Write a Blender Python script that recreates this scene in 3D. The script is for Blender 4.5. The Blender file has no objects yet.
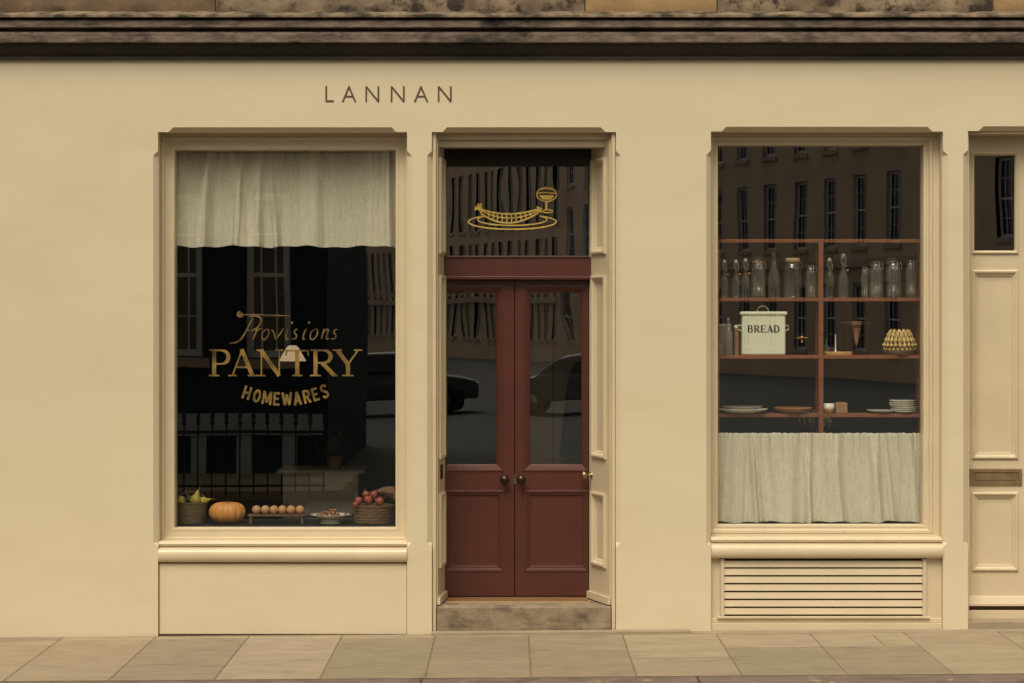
import bpy, bmesh, math, random
from mathutils import Vector, Matrix
from mathutils.geometry import tessellate_polygon
random.seed(7)
R = math.radians
PI = math.pi
scn = bpy.context.scene
COL = scn.collection
F, D, EYE, CX, HY = 2240.0, 16.0, 2.336, 512.0, 310.0      # focal length in pixels, camera distance to the wall, eye height
def X(px, y=0.0): return (px-CX)*(D+y)/F
def Z(py, y=0.0): return EYE-(py-HY)*(D+y)/F
def gz(x): return 0.0286+0.0078*max(-7, min(7, x))

# ------------------------------------------------------------------ materials
def newmat(name):
    m = bpy.data.materials.new(name); m.use_nodes = True
    nt = m.node_tree; nt.nodes.clear()
    return m, nt, nt.nodes, nt.links
def mat(name, col, rough=0.6, var=0.12, scale=4.0, bump=0.0, bscale=60.0, metal=0.0, col2=None, stretch=(1,1,1),
        stain=None, stain_scale=3.0, stain_lo=0.5, stain_hi=0.62, stain_stretch=(1,1,1), coat=0.0, spec=0.5, tint=False, transl=0.0):
    m, nt, N, L = newmat(name)
    out = N.new('ShaderNodeOutputMaterial'); b = N.new('ShaderNodeBsdfPrincipled')
    b.inputs['Roughness'].default_value = rough; b.inputs['Metallic'].default_value = metal
    b.inputs['Coat Weight'].default_value = coat; b.inputs['Coat Roughness'].default_value = 0.15
    b.inputs['Specular IOR Level'].default_value = spec
    tc = N.new('ShaderNodeTexCoord')
    mp = N.new('ShaderNodeMapping'); mp.inputs['Scale'].default_value = stretch
    L.new(tc.outputs['Object'], mp.inputs['Vector'])
    nz = N.new('ShaderNodeTexNoise'); nz.inputs['Scale'].default_value = scale; nz.inputs['Detail'].default_value = 6
    nz.inputs['Roughness'].default_value = 0.6
    L.new(mp.outputs[0], nz.inputs['Vector'])
    ramp = N.new('ShaderNodeValToRGB')
    c2 = col2 if col2 else tuple(c*(1-var) for c in col)
    c1 = col if col2 else tuple(min(1, c*(1+var)) for c in col)
    ramp.color_ramp.elements[0].position = 0.32; ramp.color_ramp.elements[0].color = (*c2, 1)
    ramp.color_ramp.elements[1].position = 0.68; ramp.color_ramp.elements[1].color = (*c1, 1)
    L.new(nz.outputs['Fac'], ramp.inputs['Fac'])
    colout = ramp.outputs['Color']
    if stain:
        mp2 = N.new('ShaderNodeMapping'); mp2.inputs['Scale'].default_value = stain_stretch
        L.new(tc.outputs['Object'], mp2.inputs['Vector'])
        n2 = N.new('ShaderNodeTexNoise'); n2.inputs['Scale'].default_value = stain_scale; n2.inputs['Detail'].default_value = 8
        n2.inputs['Roughness'].default_value = 0.65
        L.new(mp2.outputs[0], n2.inputs['Vector'])
        r2 = N.new('ShaderNodeValToRGB')
        r2.color_ramp.elements[0].position = stain_lo; r2.color_ramp.elements[1].position = stain_hi
        r2.color_ramp.elements[0].color = (0,0,0,1); r2.color_ramp.elements[1].color = (1,1,1,1)
        L.new(n2.outputs['Fac'], r2.inputs['Fac'])
        mx = N.new('ShaderNodeMix'); mx.data_type = 'RGBA'
        L.new(r2.outputs['Color'], mx.inputs['Factor']); L.new(colout, mx.inputs['A'])
        mx.inputs['B'].default_value = (*stain, 1)
        colout = mx.outputs['Result']
    if tint:
        at = N.new('ShaderNodeAttribute'); at.attribute_name = 'tint'
        mx = N.new('ShaderNodeMix'); mx.data_type = 'RGBA'; mx.blend_type = 'MULTIPLY'; mx.inputs['Factor'].default_value = 1
        L.new(colout, mx.inputs['A']); L.new(at.outputs['Color'], mx.inputs['B'])
        colout = mx.outputs['Result']
    L.new(colout, b.inputs['Base Color'])
    if bump:
        n3 = N.new('ShaderNodeTexNoise'); n3.inputs['Scale'].default_value = bscale; n3.inputs['Detail'].default_value = 4
        L.new(mp.outputs[0], n3.inputs['Vector'])
        bp = N.new('ShaderNodeBump'); bp.inputs['Strength'].default_value = min(1, bump); bp.inputs['Distance'].default_value = 0.004
        L.new(n3.outputs['Fac'], bp.inputs['Height']); L.new(bp.outputs[0], b.inputs['Normal'])
    last = b.outputs[0]
    if transl:
        t = N.new('ShaderNodeBsdfTranslucent'); L.new(colout, t.inputs['Color'])
        ms = N.new('ShaderNodeMixShader'); ms.inputs[0].default_value = transl
        L.new(last, ms.inputs[1]); L.new(t.outputs[0], ms.inputs[2]); last = ms.outputs[0]
    L.new(last, out.inputs['Surface'])
    return m
def pane_mat(name, refl=2.6, warp=0.02, wscale=1.2, tint=(0.96,0.97,0.95), stretch=(1,1,1)):
    m, nt, N, L = newmat(name)
    out = N.new('ShaderNodeOutputMaterial'); tr = N.new('ShaderNodeBsdfTransparent'); gl = N.new('ShaderNodeBsdfGlossy')
    tr.inputs[0].default_value = (*tint, 1); gl.inputs['Roughness'].default_value = 0.0; gl.inputs[0].default_value = (1.0,0.97,0.97,1)
    fr = N.new('ShaderNodeLayerWeight'); fr.inputs['Blend'].default_value = 0.5      # Schlick, the same from both sides of the pane
    pw_ = N.new('ShaderNodeMath'); pw_.operation = 'POWER'; pw_.inputs[1].default_value = 5.0
    mu = N.new('ShaderNodeMath'); mu.operation = 'MULTIPLY_ADD'; mu.inputs[1].default_value = 0.85; mu.inputs[2].default_value = 0.04*refl; mu.use_clamp = True
    L.new(fr.outputs['Facing'], pw_.inputs[0]); L.new(pw_.outputs[0], mu.inputs[0])
    tc = N.new('ShaderNodeTexCoord'); mp = N.new('ShaderNodeMapping'); mp.inputs['Scale'].default_value = stretch
    nz = N.new('ShaderNodeTexNoise'); nz.inputs['Scale'].default_value = wscale; nz.inputs['Detail'].default_value = 1
    bp = N.new('ShaderNodeBump'); bp.inputs['Strength'].default_value = 1.0; bp.inputs['Distance'].default_value = warp
    L.new(tc.outputs['Object'], mp.inputs['Vector']); L.new(mp.outputs[0], nz.inputs['Vector'])
    L.new(nz.outputs['Fac'], bp.inputs['Height']); L.new(bp.outputs[0], gl.inputs['Normal'])
    mx = N.new('ShaderNodeMixShader'); L.new(mu.outputs[0], mx.inputs[0]); L.new(tr.outputs[0], mx.inputs[1]); L.new(gl.outputs[0], mx.inputs[2])
    L.new(mx.outputs[0], out.inputs['Surface'])
    return m
def jar_mat(name, tint=(0.93,0.95,0.93), haze=0.05):
    m, nt, N, L = newmat(name)
    out = N.new('ShaderNodeOutputMaterial'); tr = N.new('ShaderNodeBsdfTransparent'); gl = N.new('ShaderNodeBsdfGlossy'); df = N.new('ShaderNodeBsdfDiffuse')
    tr.inputs[0].default_value = (*tint, 1); gl.inputs['Roughness'].default_value = 0.04
    df.inputs[0].default_value = (0.6,0.6,0.56,1)
    lw = N.new('ShaderNodeLayerWeight'); lw.inputs['Blend'].default_value = 0.35
    mu = N.new('ShaderNodeMath'); mu.operation = 'MULTIPLY_ADD'; mu.inputs[1].default_value = 0.5; mu.inputs[2].default_value = 0.05
    L.new(lw.outputs['Facing'], mu.inputs[0])
    mx = N.new('ShaderNodeMixShader'); L.new(mu.outputs[0], mx.inputs[0]); L.new(tr.outputs[0], mx.inputs[1]); L.new(gl.outputs[0], mx.inputs[2])
    m2 = N.new('ShaderNodeMixShader'); m2.inputs[0].default_value = haze
    L.new(mx.outputs[0], m2.inputs[1]); L.new(df.outputs[0], m2.inputs[2])
    L.new(m2.outputs[0], out.inputs['Surface'])
    return m
def emit_mat(name, col, s):
    m, nt, N, L = newmat(name)
    out = N.new('ShaderNodeOutputMaterial'); e = N.new('ShaderNodeEmission'); e.inputs[0].default_value = (*col,1); e.inputs[1].default_value = s
    d = N.new('ShaderNodeBsdfDiffuse'); d.inputs[0].default_value = (*col, 1)
    a = N.new('ShaderNodeAddShader'); L.new(e.outputs[0], a.inputs[0]); L.new(d.outputs[0], a.inputs[1]); L.new(a.outputs[0], out.inputs[0])
    return m
CREAM = (0.655,0.553,0.392)
M_wall = mat('cream_masonry_paint', CREAM, 0.75, 0.022, 1.3, 0.14, 25, stretch=(0.6,1,1.5), stain=(0.625,0.522,0.360), stain_scale=2.2, stain_lo=0.50, stain_hi=0.72, stain_stretch=(0.5,1,1.6))
M_trim = mat('cream_gloss_paint', (0.612,0.505,0.350), 0.36, 0.05, 3.0, 0.10, 14, stain=(0.50,0.41,0.28), stain_scale=9, stain_lo=0.68, stain_hi=0.76)
M_gap = mat('dark_joint', (0.12,0.08,0.048), 0.9)
M_cornice = mat('weathered_cornice_stone', (0.23,0.17,0.13), 0.9, 0.3, 16, 0.6, 40, col2=(0.08,0.055,0.043), stretch=(0.5,1,1.6),
                stain=(0.014,0.012,0.011), stain_scale=3.2, stain_lo=0.50, stain_hi=0.64, stain_stretch=(0.8,1,1.3))
M_cblack = mat('soot_black_moulding', (0.035,0.026,0.021), 0.7, 0.5, 5, 0.3, 30, stretch=(0.3,1,1), stain=(0.010,0.009,0.009), stain_scale=1.1, stain_lo=0.5, stain_hi=0.7)
M_clichen = mat('lichen_edge_stone', (0.19,0.14,0.09), 0.95, 0.4, 14, 0.8, 50, stain=(0.03,0.025,0.018), stain_scale=7, stain_lo=0.46, stain_hi=0.6, stain_stretch=(0.6,1,1))
def stone(name, c, c2, st, lo=0.5, hi=0.62): return mat(name, c, 0.92, 0.2, 5, 0.9, 30, col2=c2, stain=st, stain_scale=7, stain_lo=lo, stain_hi=hi)
M_brown = stone('brown_sandstone', (0.21,0.135,0.082), (0.11,0.07,0.043), (0.06,0.04,0.028), 0.58, 0.72)
M_grey = stone('grey_sandstone', (0.34,0.25,0.165), (0.10,0.07,0.048), (0.04,0.028,0.02), 0.5, 0.6)
M_ochre = stone('ochre_sandstone', (0.38,0.235,0.11), (0.27,0.17,0.085), (0.12,0.08,0.05), 0.62, 0.7)
M_step = mat('worn_grey_step_stone', (0.34,0.26,0.18), 0.9, 0.3, 9, 0.9, 35, col2=(0.20,0.145,0.10), stain=(0.09,0.065,0.045), stain_scale=5, stain_lo=0.5, stain_hi=0.7, stain_stretch=(0.7,1,2))
M_flag = mat('sandstone_flags', (0.335,0.268,0.188), 0.85, 0.1, 5, 0.5, 45, col2=(0.265,0.212,0.145), stretch=(0.7,1.6,1), stain=(0.19,0.148,0.10), stain_scale=3.0, stain_lo=0.56, stain_hi=0.74, tint=True, stain_stretch=(0.8,1.6,1))
M_mortar = mat('sandy_mortar', (0.17,0.125,0.08), 0.95, 0.3, 14, 0.6, 60)
M_strip = mat('cement_strip', (0.31,0.245,0.165), 0.9, 0.1, 6, 0.4, 60)
M_kerb = mat('whin_kerb', (0.15,0.11,0.09), 0.85, 0.3, 6, 0.6, 30, stain=(0.34,0.26,0.16), stain_scale=5, stain_lo=0.62, stain_hi=0.66)
M_road = mat('asphalt', (0.030,0.031,0.032), 0.9, 0.2, 3, 0.6, 120)
M_ground = mat('far_ground', (0.026,0.028,0.030), 0.95, 0.2, 0.2)
M_red = mat('oxblood_door_paint', (0.082,0.0215,0.0150), 0.42, 0.12, 3, 0.12, 22, stain=(0.085,0.024,0.017), stain_scale=4, stain_lo=0.5, stain_hi=0.75)
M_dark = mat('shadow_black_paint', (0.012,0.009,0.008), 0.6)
M_bronze = mat('dark_bronze', (0.055,0.035,0.022), 0.28, 0.2, 9, metal=0.8)
M_brass = mat('aged_brass', (0.36,0.27,0.13), 0.3, 0.2, 12, metal=0.9)
M_plate = mat('tarnished_letter_plate', (0.36,0.25,0.15), 0.4, 0.2, 12, metal=0.7)
M_thr = mat('oak_threshold', (0.20,0.10,0.045), 0.6, 0.25, 5, stretch=(1,8,8))
M_gold = mat('gold_leaf', (0.86,0.57,0.14), 0.45, 0.25, 16, metal=0.25)
M_golddim = mat('uneven_gold_leaf', (0.40,0.25,0.068), 0.5, 0.35, 9, metal=0.3, col2=(0.05,0.03,0.013))  # dark noise puts the uneven brightness of the letters into the colour
M_letter = mat('brown_sign_paint', (0.105,0.060,0.033), 0.6)
M_linen = mat('natural_linen', (0.82,0.775,0.645), 0.95, 0.09, 70, 0.10, 170, stretch=(0.25,1,2.2), stain=(0.60,0.54,0.41), stain_scale=75, stain_lo=0.48, stain_hi=0.72, stain_stretch=(2.4,1,0.14), transl=0.18)
M_redwood = mat('red_stained_shelf_wood', (0.25,0.082,0.034), 0.5, 0.2, 6, 0.15, 40, stretch=(1,6,6))
M_pane = pane_mat('window_pane', 4.6, 0.0010, 0.9)
M_pane_old = pane_mat('old_warped_pane', 5.0, 0.0006, 3.5, stretch=(1.0,1,0.35))
M_pane_top = pane_mat('old_rippled_pane', 6.2, 0.00022, 3.2, stretch=(1.4,1,0.5), tint=(0.7,0.72,0.7))
M_jar = jar_mat('clear_jar_glass')
M_jar_g = jar_mat('greenish_bottle_glass', (0.88,0.92,0.86), 0.055)
M_wire = mat('galvanised_wire', (0.6,0.58,0.54), 0.35, metal=0.8)
M_rubber = mat('orange_rubber_seal', (0.62,0.22,0.09), 0.6)
M_white = mat('white_ceramic', (0.74,0.71,0.61), 0.3, 0.04, 5)
M_enamel = mat('cream_enamel', (0.84,0.84,0.67), 0.3, 0.02, 3)
M_black = mat('black_enamel', (0.02,0.02,0.02), 0.4)
M_cork = mat('cork', (0.42,0.28,0.14), 0.9, 0.2, 40)
M_woodlt = mat('pale_beech', (0.52,0.30,0.13), 0.55, 0.15, 8, stretch=(1,6,6))
M_wooddk = mat('brown_wood', (0.16,0.085,0.045), 0.6, 0.2, 8, stretch=(1,6,6))
M_terra = mat('brown_glazed_clay', (0.30,0.15,0.07), 0.5, 0.15, 12)
M_rattan = mat('golden_rattan', (0.66,0.47,0.17), 0.6, 0.2, 20)
M_rattan_dk = mat('dark_rattan', (0.10,0.055,0.02), 0.8)
M_wicker = mat('grey_wicker', (0.15,0.11,0.055), 0.85, 0.35, 30, 0.8, 90, stretch=(1,1,3))
M_rope = mat('brown_seagrass', (0.15,0.09,0.045), 0.9, 0.4, 30, 0.8, 90, stretch=(1,1,3))
M_pump = mat('pumpkin_skin', (0.68,0.31,0.085), 0.5, 0.12, 10, 0.1, 30)
M_yellow = mat('yellow_gourd_skin', (0.44,0.34,0.05), 0.45, 0.2, 14)
M_stalk = mat('dry_stalk', (0.13,0.10,0.05), 0.8, 0.3, 20)
M_egg = mat('brown_egg_shell', (0.55,0.30,0.14), 0.55, 0.12, 20)
M_onion = mat('red_onion_skin', (0.29,0.06,0.042), 0.42, 0.4, 14, stretch=(3,3,0.4), stain=(0.66,0.32,0.20), stain_scale=9, stain_lo=0.55, stain_hi=0.66)
M_nut = mat('nut_shell', (0.26,0.115,0.065), 0.5, 0.35, 25)
M_paper = mat('brown_paper', (0.17,0.09,0.045), 0.9, 0.2, 12)
M_intwall = mat('deep_teal_plaster', (0.006,0.030,0.040), 0.8)
M_intfloor = mat('dark_boards', (0.045,0.03,0.02), 0.6, 0.3, 4, stretch=(6,0.5,1))
M_intceil = mat('dim_ceiling', (0.03,0.03,0.028), 0.9)
M_taupe = mat('taupe_panelling', (0.34,0.26,0.185), 0.8, 0.05, 3)
M_cab = mat('off_white_cabinet_paint', (0.52,0.43,0.34), 0.6, 0.06, 4)
M_navy = mat('navy_cloth', (0.008,0.012,0.022), 0.95)
M_shade = emit_mat('warm_lamp_shade', (0.80,0.56,0.32), 0.42)
M_leaf = mat('dull_green_leaf', (0.06,0.08,0.035), 0.7)
M_herb = mat('dried_herb', (0.16,0.15,0.06), 0.9)
# street opposite
M_terrace = mat('brown_ashlar_terrace', (0.50,0.38,0.28), 0.9, 0.15, 0.6, 0.5, 8)
M_band = mat('pale_band_stone', (0.38,0.32,0.25), 0.9, 0.1, 2)
M_darkhouse = mat('dark_slate_render', (0.007,0.024,0.033), 0.8, 0.15, 1.5)
M_sash = mat('white_sash_paint', (0.68,0.70,0.74), 0.5)
M_blackglass = mat('dark_window_glass', (0.03,0.032,0.036), 0.12, 0.1, spec=0.6)
M_slate = mat('roof_slate', (0.06,0.06,0.065), 0.8, 0.2, 2)
M_iron = mat('black_iron', (0.012,0.012,0.013), 0.5)
M_stonelt = mat('light_basement_stone', (0.34,0.40,0.44), 0.9, 0.1, 2)
M_car1 = mat('dark_grey_car_paint', (0.085,0.09,0.095), 0.3, 0.02, 2, coat=1.0)
M_car2 = mat('blue_black_car_paint', (0.085,0.095,0.11), 0.3, 0.02, 2, coat=1.0)
M_car3 = mat('silver_car_paint', (0.16,0.16,0.16), 0.25, 0.02, 2, coat=1.0)
M_tyre = mat('tyre_rubber', (0.02,0.02,0.02), 0.9)
M_rim = mat('alloy_rim', (0.45,0.45,0.45), 0.3, metal=0.8)
M_lampred = mat('red_lens', (0.35,0.02,0.02), 0.2)

# ------------------------------------------------------------------ object helpers
ORIG = {}
def thing(name, label, cat, loc=(0,0,0), group=None, kind=None):
    o = bpy.data.objects.new(name, None); COL.objects.link(o); o.location = loc; o.empty_display_size = 0.1
    o['label'] = label; o['category'] = cat
    if group: o['group'] = group
    if kind: o['kind'] = kind
    ORIG[o.name] = Vector(loc)
    return o
def tag(o, label=None, cat=None, group=None, kind=None):
    if label: o['label'] = label
    if cat: o['category'] = cat
    if group: o['group'] = group
    if kind: o['kind'] = kind
    return o
def copy_tree(o, parent=None, loc=None, rotz=None, label=None, name=None):
    c = o.copy(); COL.objects.link(c)
    if parent: c.parent = parent
    if loc is not None: c.location = loc
    if rotz is not None: c.rotation_euler = (0,0,rotz)
    if label: c['label'] = label
    for ch in list(o.children): copy_tree(ch, c)
    return c

class MB:
    def __init__(s): s.v = []; s.f = []; s.xf = None; s.sm = []; s.tint = []
    def add(s, verts, faces, smooth=False, tint=None):
        n = len(s.v)
        for p in verts:
            p = Vector(p)
            s.v.append(s.xf @ p if s.xf else p)
        for f in faces: s.f.append([n+i for i in f]); s.sm.append(smooth); s.tint.append(tint)
    def box(s, x0, x1, y0, y1, z0, z1, tint=None):
        v = [(x0,y0,z0),(x1,y0,z0),(x1,y1,z0),(x0,y1,z0),(x0,y0,z1),(x1,y0,z1),(x1,y1,z1),(x0,y1,z1)]
        s.add(v, [(0,3,2,1),(4,5,6,7),(0,1,5,4),(1,2,6,5),(2,3,7,6),(3,0,4,7)], tint=tint); return s
    def hexa(s, v, tint=None):
        s.add(v, [(0,3,2,1),(4,5,6,7),(0,1,5,4),(1,2,6,5),(2,3,7,6),(3,0,4,7)], tint=tint)
    def prof_x(s, pts, x0, x1, smooth=False, caps=True):      # pts = [(y,z)...] closed outline extruded in x
        n = len(pts); v = [(x0,y,z) for y,z in pts]+[(x1,y,z) for y,z in pts]
        f = [(i,(i+1)%n,n+(i+1)%n,n+i) for i in range(n)]
        s.add(v, f, smooth)
        if caps: s.add(v, [tuple(range(n))[::-1], tuple(range(n,2*n))])
        return s
    def ring(s, x0, x1, z0, z1, prof, fill=None):            # mitred picture frame: prof = [(inset, y)...]
        loops = []
        for (i, y) in prof: loops.append([(x0+i,y,z0+i),(x1-i,y,z0+i),(x1-i,y,z1-i),(x0+i,y,z1-i)])
        for a, b in zip(loops, loops[1:]):
            s.add(a+b, [(k,(k+1)%4,4+(k+1)%4,4+k) for k in range(4)])
        if fill: s.add(loops[-1], [(0,1,2,3)])
        return s
    def lathe(s, prof, cx, cy, z0=0, n=24, smooth=True, sx=1.0, sy=1.0, ribs=0, ribd=0.0, cap=True):
        v = []; m = len(prof)
        for (r, z) in prof:
            for k in range(n):
                a = 2*PI*k/n
                rr = r*(1-ribd*(0.5+0.5*math.cos(ribs*a))) if ribs else r
                v.append((cx+rr*sx*math.cos(a), cy+rr*sy*math.sin(a), z0+z))
        f = []
        for i in range(m-1):
            for k in range(n): f.append((i*n+k, i*n+(k+1)%n, (i+1)*n+(k+1)%n, (i+1)*n+k))
        s.add(v, f, smooth)
        if cap:
            if prof[0][0] > 1e-5: s.add(v[:n], [tuple(range(n))[::-1]])
            if prof[-1][0] > 1e-5: s.add(v[-n:], [tuple(range(n))])
        return s
    def tube(s, pts, r, n=6, closed=False, r2=None):
        pts = [Vector(p) for p in pts]; m = len(pts); v = []
        for i, p in enumerate(pts):
            if closed: t = pts[(i+1)%m]-pts[i-1]
            else: t = pts[min(i+1,m-1)]-pts[max(i-1,0)]
            t.normalize()
            up = Vector((0,0,1)) if abs(t.z) < 0.9 else Vector((1,0,0))
            a = t.cross(up).normalized(); b = t.cross(a)
            rr = r if r2 is None else r+(r2-r)*i/(m-1)
            for k in range(n): v.append(p+a*math.cos(2*PI*k/n)*rr+b*math.sin(2*PI*k/n)*rr)
        f = []
        for i in range(m if closed else m-1):
            j = (i+1)%m
            for k in range(n): f.append((i*n+k, i*n+(k+1)%n, j*n+(k+1)%n, j*n+k))
        s.add(v, f, True)
        if not closed: s.add(v[:n], [tuple(range(n))]); s.add(v[-n:], [tuple(range(n))[::-1]])
        return s
    def ribbon(s, pts, w, y, th=0.0008):                      # flat painted stroke in the x-z plane
        P = [Vector((p[0], p[1])) for p in pts]; m = len(P); Lp = []; Rp = []
        closed = (P[0]-P[-1]).length < 1e-6
        for i in range(m):
            if closed: a = P[i-1 if i > 0 else m-2]; b = P[i+1 if i < m-1 else 1]
            else: a = P[max(i-1,0)]; b = P[min(i+1,m-1)]
            t = (b-a); t.normalize(); nrm = Vector((-t.y, t.x))
            ww = w[i] if isinstance(w, (list,tuple)) else w
            k = 1.0
            if 0 < i < m-1:
                t1 = (P[i]-P[i-1]).normalized(); c = abs(t1.dot(t)); k = 1/max(c, 0.5)
            Lp.append(P[i]+nrm*ww*0.5*k); Rp.append(P[i]-nrm*ww*0.5*k)
        v = [(p.x,y,p.y) for p in Lp]+[(p.x,y,p.y) for p in Rp]
        v += [(p.x,y+th,p.y) for p in Lp]+[(p.x,y+th,p.y) for p in Rp]
        f = []
        for i in range(m-1):
            f += [(i,i+1,m+i+1,m+i), (2*m+i,3*m+i,3*m+i+1,2*m+i+1), (i,2*m+i,2*m+i+1,i+1), (m+i,m+i+1,3*m+i+1,3*m+i)]
        s.add(v, f)
    def build(s, name, m, parent=None, org=None, bevel=0.0, seg=2, label=None, fixn=True):
        root = parent
        while root is not None and root.parent is not None: root = root.parent
        off = Vector(org) if org is not None else (ORIG[root.name] if root is not None else Vector((0,0,0)))
        me = bpy.data.meshes.new(name)
        me.from_pydata([tuple(p-off) for p in s.v], [], s.f)
        me.polygons.foreach_set('use_smooth', s.sm)
        if any(t is not None for t in s.tint):
            at = me.color_attributes.new('tint', 'FLOAT_COLOR', 'CORNER')
            for p, t in zip(me.polygons, s.tint):
                for li in p.loop_indices: at.data[li].color = (*(t or (1,1,1)), 1)
        if fixn:
            bm = bmesh.new(); bm.from_mesh(me); bmesh.ops.recalc_face_normals(bm, faces=bm.faces); bm.to_mesh(me); bm.free()
        me.materials.append(m)
        o = bpy.data.objects.new(name, me); COL.objects.link(o)
        if parent is not None: o.parent = parent
        else: o.location = off; ORIG[o.name] = off
        if label: o['label'] = label
        if bevel:
            bv = o.modifiers.new('bevel', 'BEVEL'); bv.width = bevel; bv.segments = seg; bv.limit_method = 'ANGLE'; bv.angle_limit = R(35)
        return o
def sph(mb, c, r, sx=1, sy=1, sz=1, n=16, m=10, ribs=0, ribd=0):
    prof = [(r*math.sin(PI*i/m)+1e-6, -r*sz*math.cos(PI*i/m)) for i in range(m+1)]
    mb.lathe(prof, c[0], c[1], c[2], n=n, sx=sx, sy=sy, ribs=ribs, ribd=ribd, cap=False)

# ------------------------------------------------------------------ setting
g = MB(); g.add([(-300,-400,-0.16),(300,-400,-0.16),(300,200,-0.16),(-300,200,-0.16)], [(0,1,2,3)])
tag(g.build('ground', M_ground), kind='structure')
g = MB(); g.box(-60, 60, -12.4, -2.20, -0.155, -0.12); tag(g.build('road', M_road), kind='structure')
g = MB(); g.box(-2.2, 19, -150, -12.41, -0.155, -0.12); tag(g.build('side_street', M_road), kind='structure')
def slab(mb, x0, x1, y0, y1, t, top=0.0, base=-0.14):
    v = [(x0,y0,base),(x1,y0,base),(x1,y1,base),(x0,y1,base),(x0,y0,gz(x0)+top),(x1,y0,gz(x1)+top),(x1,y1,gz(x1)+top),(x0,y1,gz(x0)+top)]
    mb.hexa(v, tint=t)
YK = -1.91
pm = MB()
for i in range(-20, 20): slab(pm, i*1.0, i*1.0+1.0, YK, 0.10, None, top=-0.004)
tag(pm.build('pavement_bed', M_mortar), kind='structure')
pv = MB(); random.seed(11)
def tn(): 
    k = random.uniform(0.80, 1.08); return (k, k*random.uniform(0.97,1.01), k*random.uniform(0.92,1.0))
def gy(py): # ground depth seen at picture row py near the middle
    return F*(EYE-0.02)/(py-HY)-D
edges = [(-3.20+0.664*k) for k in range(-14, 19)]
G = 0.008
for k, x0 in enumerate(edges[:-1]):
    x1 = edges[k+1]; c = k-14
    jy = random.uniform(-0.03, 0.03)
    if c < 4:                                   # full depth flags left of the door, a thin strip by the wall
        cut = [YK, -0.16+jy, -0.03]
    elif c == 4: cut = [YK, gy(660), -0.14, -0.03]
    elif c == 5: cut = [YK, gy(651), -0.03]
    elif c == 6: cut = [YK, gy(659), -0.15, -0.03]
    else: cut = [YK, gy(650), -0.20, -0.03]
    for a, b in zip(cut, cut[1:]):
        t = tn()
        if c >= 7 and a > -1.2 and c % 2 == 0 and b < -0.1:
            xm = x0+0.43
            slab(pv, x0+G/2, xm-G/2, a+.012, b-.012, t); slab(pv, xm+G/2, x1-G/2, a+.012, b-.012, tn())
        else: slab(pv, x0+G/2, x1-G/2, a+.012, b-.012, t)
tag(pv.build('pavement', M_flag, bevel=0.004, seg=1), kind='structure')
pv = MB(); x = -14.0
while x < 14:
    w = random.uniform(1.6, 2.6); slab(pv, x+0.004, x+w-0.004, YK-0.28, YK-0.012, None, top=-0.004); x += w
tag(pv.build('kerb', M_kerb, bevel=0.012), kind='structure')
# cement strip by the wall under vent and at door
pv = MB(); slab(pv, X(437), 8, -0.115, 0.009, None, top=0.005, base=-0.1)
slab(pv, X(432), X(690), -0.112, -0.001, None, top=0.018)
tag(pv.build('cement_strip', M_strip), kind='structure')
# opposite pavement
g = MB(); g.box(-60, -2.2, -15.6, -12.4, -0.15, 0.0); tag(g.build('opposite_pavement', M_strip), kind='structure')

# ------------------------------------------------------------------ the shop building
SH = thing('shop_building', 'cream painted shopfront with red double doors, two display windows and a sooty stone cornice above', 'building', (0,0.3,0))
WT = 0.60
ZTOP = Z(60,0)
OPS = [(X(158), X(407), Z(132)), (X(431.8), X(616), Z(132)), (X(711), X(943), Z(131.5)), (X(968), X(1140), Z(131))]
ZB = -0.25; CH = 0.034; SV = 0.135; SH_ = 0.075; ZCH = 0.64
wl = MB()
def hole_outline(x0, x1, zt):
    c, s, h = CH, SV, SH_
    return [(x0,ZB),(x0,ZCH),(x0-c,ZCH+c),(x0-c,zt-s-c),(x0,zt-s),(x0,zt),(x0+h,zt),(x0+h+c,zt+c),(x1-h-c,zt+c),(x1-h,zt),(x1,zt),
            (x1,zt-s),(x1+c,zt-s-c),(x1+c,ZCH+c),(x1,ZCH),(x1,ZB)]
outer = [(-9,-0.3),(9,-0.3),(9,ZTOP+0.1),(-9,ZTOP+0.1)]
loops = [[Vector((a,b,0)) for a,b in outer]]+[[Vector((a,b,0)) for a,b in hole_outline(*o)] for o in OPS]
tri = tessellate_polygon(loops); flat = [p for l in loops for p in l]
wl.add([(p.x,0,p.y) for p in flat], [tuple(t) for t in tri])
loops = [[Vector((a,b,0)) for a,b in outer]]+[[Vector((a,b,0)) for a,b in [(o[0],ZB),(o[0],o[2]),(o[1],o[2]),(o[1],ZB)]] for o in OPS]
tri = tessellate_polygon(loops); flat = [p for l in loops for p in l]
wl.add([(p.x,WT,p.y) for p in flat], [tuple(t)[::-1] for t in tri])
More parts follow.
